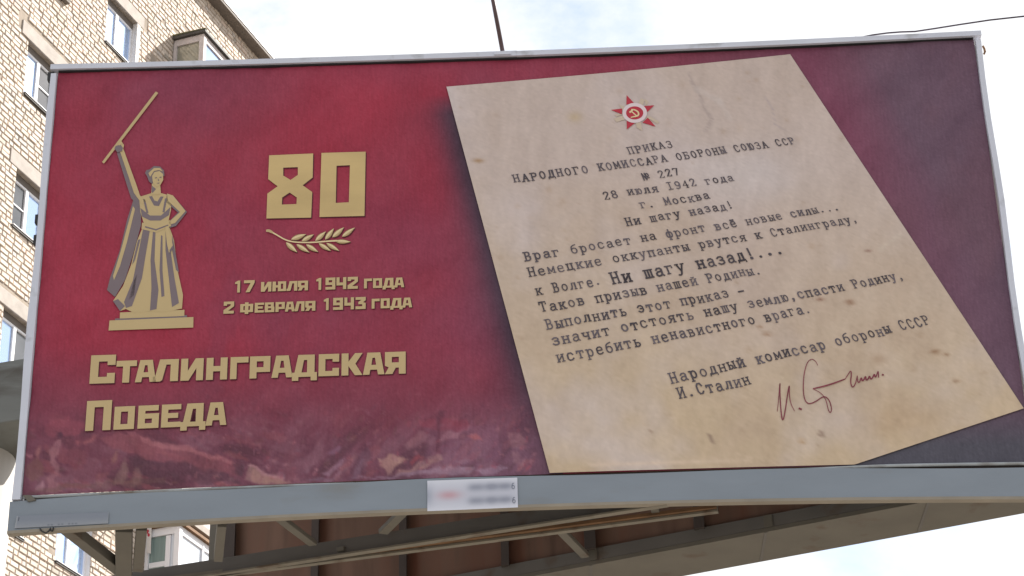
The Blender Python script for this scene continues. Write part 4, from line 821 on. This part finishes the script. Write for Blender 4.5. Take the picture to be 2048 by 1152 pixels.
# overhead cable tied to the top bar, running off to the right
cb = thing('overhead_cable', 'thin dark cable tied to the top of the billboard and running off right', 'cable', M4=Matrix.Translation((BC.x, BC.y, 0)) @ Matrix.Rotation(BYAW, 4, 'Z'))
pts = [(1684, 83), (1700, 79.5), (1716, 76), (1745, 70), (1775, 66), (1800, 64), (1830, 63), (1870, 57), (1920, 49), (1980, 40), (2048, 32.5), (2150, 20), (2400, -18)]
mb = MB(); mb.tube([BL(x, y, .01 - .0002 * max(0, x - 1800)) for x, y in pts], .0055, 8); mb.build('wire', M['cable'], cb)
for x, y in ((1703, 79), (1712, 77.5)):
    mb = MB(); mb.tube([BL(x, y - 4, .01), BL(x - .5, y + 6, .0)], .008, 6); mb.build('cable_tie', M['black'], cb)

# ================================================================== APARTMENT BUILDING
FAZ = math.radians(20.0); FD = Vector((math.sin(FAZ), math.cos(FAZ), 0)); FN = Vector((math.cos(FAZ), -math.sin(FAZ), 0)); DW = 20.4
FO = -FN * DW
bld = thing('apartment_building', 'tall pale brick apartment block behind the billboard', 'building',
            M4=Matrix.Translation((FO.x, FO.y, 0)) @ Matrix.Rotation(math.pi / 2 - FAZ, 4, 'Z'))
def Fp(s, n, z): return Vector((s, -n, z))
S0, S1, ZT = 22.0, 50.0, 31.05
C1, C2, C2B, WW = 30.03, 32.67, 32.30, 1.17
FLH = 2.795; SILL0 = 1.6 + (2.864 - 1.6) * DW; WH = 1.17
opens = []
for k in range(0, 10):
    for cs in (C1, C2, 25.2, 27.4, 41.6, 44.2, 47):
        z0 = SILL0 - k * FLH
        if cs == C2 and k >= 2: cs = C2B
        if z0 > 1 and z0 + WH < ZT: opens.append((cs, cs + WW, z0, z0 + WH, cs, k))
REV = .15
# mortar sheet with the real openings cut out
xs = sorted({S0, S1} | {o[0] for o in opens} | {o[1] for o in opens}); zs = sorted({0., ZT} | {o[2] for o in opens} | {o[3] for o in opens})
wall = MB()
def inopen(s, z): return any(o[0] - 1e-6 < s < o[1] + 1e-6 and o[2] - 1e-6 < z < o[3] + 1e-6 for o in opens)
for xa, xb in zip(xs, xs[1:]):
    for za, zb_ in zip(zs, zs[1:]):
        if not inopen((xa + xb) / 2, (za + zb_) / 2): wall.face([Fp(xa, -.013, za), Fp(xb, -.013, za), Fp(xb, -.013, zb_), Fp(xa, -.013, zb_)], 1)
for a, b_, za, zb_, *_r2 in opens:
    wall.face([Fp(a, -.013, za), Fp(a, -REV, za), Fp(a, -REV, zb_), Fp(a, -.013, zb_)], 2); wall.face([Fp(b_, -.013, za), Fp(b_, -.013, zb_), Fp(b_, -REV, zb_), Fp(b_, -REV, za)], 2)
    wall.face([Fp(a, -.013, zb_), Fp(a, -REV, zb_), Fp(b_, -REV, zb_), Fp(b_, -.013, zb_)], 1); wall.face([Fp(a, -.013, za), Fp(b_, -.013, za), Fp(b_, -REV, za), Fp(a, -REV, za)], 1)
for q in ([(S0, 0), (S0, 14)], [(S1, 0), (S1, 14)]):
    (a, n0), (b_, n1) = q; wall.face([Fp(a, -.013, 0), Fp(a, -14, 0), Fp(a, -14, ZT), Fp(a, -.013, ZT)], 3)
wall.face([Fp(S0, -14, 0), Fp(S1, -14, 0), Fp(S1, -14, ZT), Fp(S0, -14, ZT)], 3); wall.face([Fp(S0, -.013, ZT), Fp(S1, -.013, ZT), Fp(S1, -14, ZT), Fp(S0, -14, ZT)], 1)
# every brick laid by itself, with broad weathered areas
_bx, _by = np.meshgrid(np.arange(120.), np.arange(200.)); BRN = fbm(_bx, _by, 22, 131) + .5 * fbm(_bx, _by * .3, 9, 137) - .25
HC = .1095; z = 6.0; row = 0
ops = [(o[0] - .01, o[1] + .01, o[2] - .02, o[3] + .02) for o in opens]
lint = [(o[0] - .26, o[1] + .26, o[3] - .001, o[3] + .34) for o in opens]
while z < ZT - .05:
    s = S0 + .005 + (row * .137) % .26; k = 0
    zb0 = z + random.gauss(0, .003)
    rowops = [o for o in ops if o[2] < z + HC * .7 and o[3] > z + HC * .2]; rowl = [o for o in lint if o[2] < z + HC * .8 and o[3] > z + HC * .2]
    while s < S1 - .3:
        w_ = (.245 if (k % 3 != 2) else .115) * random.uniform(.93, 1.05); k += 1 + (random.random() < .12)
        a, b_ = s, s + w_; s = b_ + random.uniform(.014, .028)
        for o in rowops:
            if a < o[1] and b_ > o[0]:
                if a < o[0]: b_ = min(b_, o[0])
                else: a = max(a, o[1])
        if b_ - a < .03 or any(a < o[1] - .02 and b_ > o[0] + .02 for o in rowl): continue
        if random.random() < .006: continue
        g = random.gauss(1, .055) * (.93 + .16 * float(BRN[int((z - 6) * 4) % 200, int((a - 22) * 4) % 120])); warm = random.random()
        cc = np.array((.535, .463, .395)) * g
        if warm > .86: cc = np.array((.58, .475, .40)) * g
        elif warm < .12: cc = np.array((.48, .435, .395)) * g
        elif warm < .135: cc = np.array((.40, .36, .31)) * g
        n = random.gauss(.004, .004); z0 = zb0 + random.gauss(0, .003) + .010; z1 = z0 + HC - .022 + random.gauss(0, .002); e = .009
        A = [Fp(a, -.0125, z0), Fp(b_, -.0125, z0), Fp(b_, -.0125, z1), Fp(a, -.0125, z1)]; Q = [Fp(a + e, n, z0 + e), Fp(b_ - e, n + random.gauss(0, .002), z0 + e), Fp(b_ - e, n, z1 - e), Fp(a + e, n, z1 - e)]
        cc = tuple(np.clip(cc, .1, .8)); i = len(wall.v); wall.v += [tuple(p) for p in A + Q]
        for f in ((4, 5, 6, 7), (0, 1, 5, 4), (1, 2, 6, 5), (2, 3, 7, 6), (3, 0, 4, 7)):
            wall.f.append(tuple(i + q for q in f)); wall.mi.append(0); wall.c.append(cc); wall.sm.append(False)
    z += HC; row += 1
wall.build('wall', [M['brick'], M['mortar'], M['plaster'], M['gable']], bld, color=True)

HDR = .13
def window(a, b_, za, zb_, cs, k):
    zb_ -= HDR
    vis = cs in (C1, C2, C2B) and k <= 5
    fr = MB(); n = -REV + .04; t = .045; dpt = .04
    def bar(s0, s1, z0, z1, nn=n): fr.box(Fp(s0, nn - dpt, z0), Fp(s1, nn, z1))
    bar(a + .002, a + t, za + .03, zb_ - .002); bar(b_ - t, b_ - .002, za + .03, zb_ - .002); bar(a + t, b_ - t, za + .03, za + .03 + t); bar(a + t, b_ - t, zb_ - t, zb_ - .002)
    zo = zb_ + HDR; hd = MB(); hd.box(Fp(a + .002, -REV + .004, zb_ + .001), Fp(b_ - .002, n + .012, zo - .002))  # added board, its dark brown stands in for the opening's dark soffit
    ms = a + (b_ - a) * .47
    bar(ms - .04, ms + .04, za + .03 + t, zb_ - t, n + .006)
    w = fr.build('window', M['pvc'], bld); hd.build('soffit_standin', M['fascia'], w)
    def pane(s0, s1, z0, z1, m, nn=n - .03):
        p = MB(); p.face([Fp(s0, nn, z0), Fp(s1, nn, z0), Fp(s1, nn, z1), Fp(s0, nn, z1)]); p.face([Fp(s0, nn - .3, z0), Fp(s0, nn - .3, z1), Fp(s1, nn - .3, z1), Fp(s1, nn - .3, z0)]); return p.build('pane', m, w)
    L_, R_ = (M['glass'], M['glassdk']) if (cs == C1 and k % 2 == 1) else ((M['glassdk'], M['glass']) if (cs == C1 and k == 2) else (M['glass'], M['glass']))
    if not vis: L_ = R_ = M['glassdk']
    pane(a + t, ms - .05, za + .03 + t, zb_ - t, L_); pane(ms + .05, b_ - t, za + .03 + t, zb_ - t, R_)
    if cs == C1 and k in (1, 2):                         # cross bar of the insect net on one sash
        s0, s1 = (ms + .05, b_ - t) if k == 1 else (a + t, ms - .05)
        p = MB(); p.box(Fp(s0, n - .028, za + WH * .46), Fp(s1, n - .006, za + WH * .46 + .02)); p.build('net_bar', M['pvc'], w)
    si = MB(); si.hexa([Fp(a - .02, -REV, za + .012), Fp(b_ + .02, -REV, za + .012), Fp(b_ + .02, .05, za - .012), Fp(a - .02, .05, za - .012), Fp(a - .02, -REV, za + .026), Fp(b_ + .02, -REV, za + .026), Fp(b_ + .02, .05, za + .002), Fp(a - .02, .05, za + .002)])
    si.build('sill', M['sill'], w)
    su = MB(); su.box(Fp(a - .02, -.02, za - .05), Fp(b_ + .02, .035, za - .016)); su.build('sill_shadow_strip', M['roofdk'], w)  # near-black strip: the shadow line below the sill put into colour
    li = MB(); li.box(Fp(a - .25, -.1, zo + .002), Fp(b_ + .27, .012, zo + .30)); li.build('lintel', M['concrete'], w, bevel=.01)
    if cs == C2 and k == 0:
        pl = MB(); pl.box(Fp(b_ + .003, -REV + .02, za + .03), Fp(b_ + .13, .008, zo)); pl.build('reveal_trim', M['plaster'], w)
for o in opens: window(*o)

# eave
mb = MB(); mb.hexa([Fp(S0, -.3, ZT - .02), Fp(S1, -.3, ZT - .02), Fp(S1, .27, ZT - .02), Fp(S0, .27, ZT - .02), Fp(S0, -.3, ZT + .12), Fp(S1, -.3, ZT + .12), Fp(S1, .27, ZT + .05), Fp(S0, .27, ZT + .05)])
mb.build('eave', M['fascia'], bld)
mb = MB(); mb.hexa([Fp(S0, -14, ZT + .14), Fp(S1, -14, ZT + .14), Fp(S1, .285, ZT + .055), Fp(S0, .285, ZT + .055), Fp(S0, -14, ZT + .2), Fp(S1, -14, ZT + .2), Fp(S1, .285, ZT + .085), Fp(S0, .285, ZT + .085)]); mb.build('roof', M['sill'], bld)

# glazed balconies, one above the other
BS, BW_, BO = 35.35, 3.4, .74
def balcony(k, white):
    zr = 29.02 - k * FLH; zf = zr - 2.45; fr = MB(); pm = M['pvc'] if white else M['wood']
    def post(s, n, w_=.06, m_=0): fr.box(Fp(s - w_ / 2, n - w_ / 2, zf + 1.0), Fp(s + w_ / 2, n + w_ / 2, zr - .02), m_)
    post(BS + .04, .05, .07); post(BS + .06, BO - .06, .11); post(BS + .98, BO - .04, .06); post(BS + 1.9, BO - .04, .06); post(BS + BW_ - .05, BO - .05, .1); post(BS + BW_ - .05, .05, .07)
    fr.box(Fp(BS + .02, .02, zr - .10), Fp(BS + .08, BO - .02, zr + .055)); fr.box(Fp(BS + .09, BO - .08, zr - .10), Fp(BS + BW_, BO - .02, zr + .055)); fr.box(Fp(BS + .01, .02, zf + .96), Fp(BS + .09, BO - .005, zf + 1.0)); fr.box(Fp(BS + .1, BO - .09, zf + .96), Fp(BS + BW_, BO - .012, zf + 1.0))
    if white:
        fr.box(Fp(BS + .03, .1, zr - .72), Fp(BS + .075, .46, zr - .62)); fr.box(Fp(BS + .02, .44, zf + 1.0), Fp(BS + .08, .54, zr - .12))
    bo = fr.build('balcony', [pm], bld)
    p = MB(); p.face([Fp(BS + .055, .08, zf + 1), Fp(BS + .055, .44 if white else BO - .1, zf + 1), Fp(BS + .055, .44 if white else BO - .1, zr - .1), Fp(BS + .055, .08, zr - .1)][::-1]); p.build('pane', M['curtain'] if white else M['glassyel'], bo)
    if white:
        p = MB(); p.face([Fp(BS + .055, .54, zf + 1), Fp(BS + .055, BO - .1, zf + 1), Fp(BS + .055, BO - .1, zr - .1), Fp(BS + .055, .54, zr - .1)][::-1]); p.build('pane', M['blind'], bo)
    for s0, s1, m_ in ((BS + .12, BS + .95, M['blind'] if white else M['glass']), (BS + 1.01, BS + 1.87, M['blind'] if white else M['glassdk']), (BS + 1.93, BS + BW_ - .1, M['blind'] if white else M['glassdk'])):
        p = MB(); p.face([Fp(s0, BO - .05, zf + 1), Fp(s1, BO - .05, zf + 1), Fp(s1, BO - .05, zr - .1), Fp(s0, BO - .05, zr - .1)]); p.build('pane', m_, bo)
    p = MB(); p.box(Fp(BS, .005, zf), Fp(BS + .05, BO, zf + .955)); p.box(Fp(BS + .052, BO - .05, zf), Fp(BS + BW_, BO, zf + .955)); p.box(Fp(BS + BW_ - .05, .005, zf), Fp(BS + BW_ - .001, BO - .052, zf + .955)); p.build('parapet', M['siding'], bo)
    p = MB(); p.box(Fp(BS - .04, .005, zf - .14), Fp(BS + BW_ + .04, BO + .04, zf - .003)); p.build('floor_slab', M['concrete'], bo)
    p = MB(); p.hexa([Fp(BS - .05, .01, zr + .06), Fp(BS + BW_ + .05, .01, zr + .06), Fp(BS + BW_ + .05, BO + .05, zr + .06), Fp(BS - .05, BO + .05, zr + .06), Fp(BS - .05, .01, zr + .13), Fp(BS + BW_ + .05, .01, zr + .13), Fp(BS + BW_ + .05, BO + .05, zr + .12), Fp(BS - .05, BO + .05, zr + .12)])
    p.build('balcony_roof', M['roofdk'] if not white else M['rust'], bo)
    if not white:
        p = MB(); p.hexa([Fp(BS - .06, .01, zr + .133), Fp(BS + .02, .01, zr + .133), Fp(BS + .02, BO + .055, zr + .123), Fp(BS - .06, BO + .055, zr + .123), Fp(BS - .06, .01, zr + .165), Fp(BS + .02, .01, zr + .16), Fp(BS + .02, BO + .055, zr + .14), Fp(BS - .06, BO + .055, zr + .145)]); p.build('moss_edge', M['moss'], bo)
for k in range(0, 7): balcony(k, k >= 1)

# wall box near the top edge, satellite dish and banner below the beam
def onF(px, py):
    X = hit(px, py, FO, FN); return X.dot(FD), X.z
FM = Matrix.Translation((FO.x, FO.y, 0)) @ Matrix.Rotation(math.pi / 2 - FAZ, 4, 'Z')
s, z = onF(120, -3)
vb = thing('vent_box', 'small grey vent box on the brick wall at the top edge', 'vent', M4=FM)
mb = MB(); mb.box(Fp(s - .1, .0, z - .02), Fp(s + .22, .1, z + .22)); mb.build('housing', M['fascia'], vb, bevel=.01)
mb = MB(); mb.box(Fp(s - .06, .1, z + .04), Fp(s + .18, .106, z + .16)); mb.build('grille', M['roofdk'], vb)
s, z = onF(262, 1068); s -= .95
ds = thing('satellite_dish', 'white satellite dish on the brick wall under the billboard beam', 'dish', M4=FM)
mb = MB(); cN = Vector((-.75, -.6, .25)).normalized(); cx_ = Fp(s + .1, .28, z - .03); ax = cN.orthogonal().normalized(); ay = cN.cross(ax)
for r_ in range(5):
    for j in range(24):
        f = lambda rr, jj: cx_ + (ax * math.cos(jj * math.pi / 12) + ay * math.sin(jj * math.pi / 12)) * (rr * .055) + cN * (rr * rr * .0035)
        mb.face([f(r_, j), f(r_ + 1, j), f(r_ + 1, j + 1), f(r_, j + 1)] if r_ else [f(0, 0), f(1, j), f(1, j + 1)], smooth=True)
mb.build('reflector', M['pvc'], ds)
mb = MB(); mb.tube([Fp(s + .1, .0, z - .2), Fp(s + .1, .26, z - .2), cx_], .018, 8); mb.build('bracket', M['steeldk'], ds)
mb = MB(); mb.tube([cx_ - ay * .2, cx_ + cN * .28], .008, 6); mb.build('feed_arm', M['steeldk'], ds)
bn = thing('banner', 'narrow white banner with a red ornament hung by the glazed balcony', 'banner', M4=FM)
sb = BS - .06
def onS(px, py):
    q = ray(px, py); t = (sb - (CAM - FO).dot(FD)) / q.dot(FD); X = CAM + q * t - FO; return Fp(sb, X.dot(FN), X.z)
p = [onS(*q) for q in ((293, 1105), (301, 1107), (303, 1050), (294, 1048))]
mb = MB(); bk = Vector((.01, 0, 0)); mb.hexa([p[0], p[1], p[1] + bk, p[0] + bk, p[3], p[2], p[2] + bk, p[3] + bk]); mb.build('cloth', M['plaster'], bn)
mb = MB()
for q in ((296, 1062, 2.2), (297.5, 1070, 2.6), (295.5, 1066, 1.5)):
    mb.face([onS(q[0] + q[2] * math.cos(a_ * math.pi / 4), q[1] + 1.4 * q[2] * math.sin(a_ * math.pi / 4)) - Vector((.004, 0, 0)) for a_ in range(8)])
mb.build('ornament', M['redink'], bn)
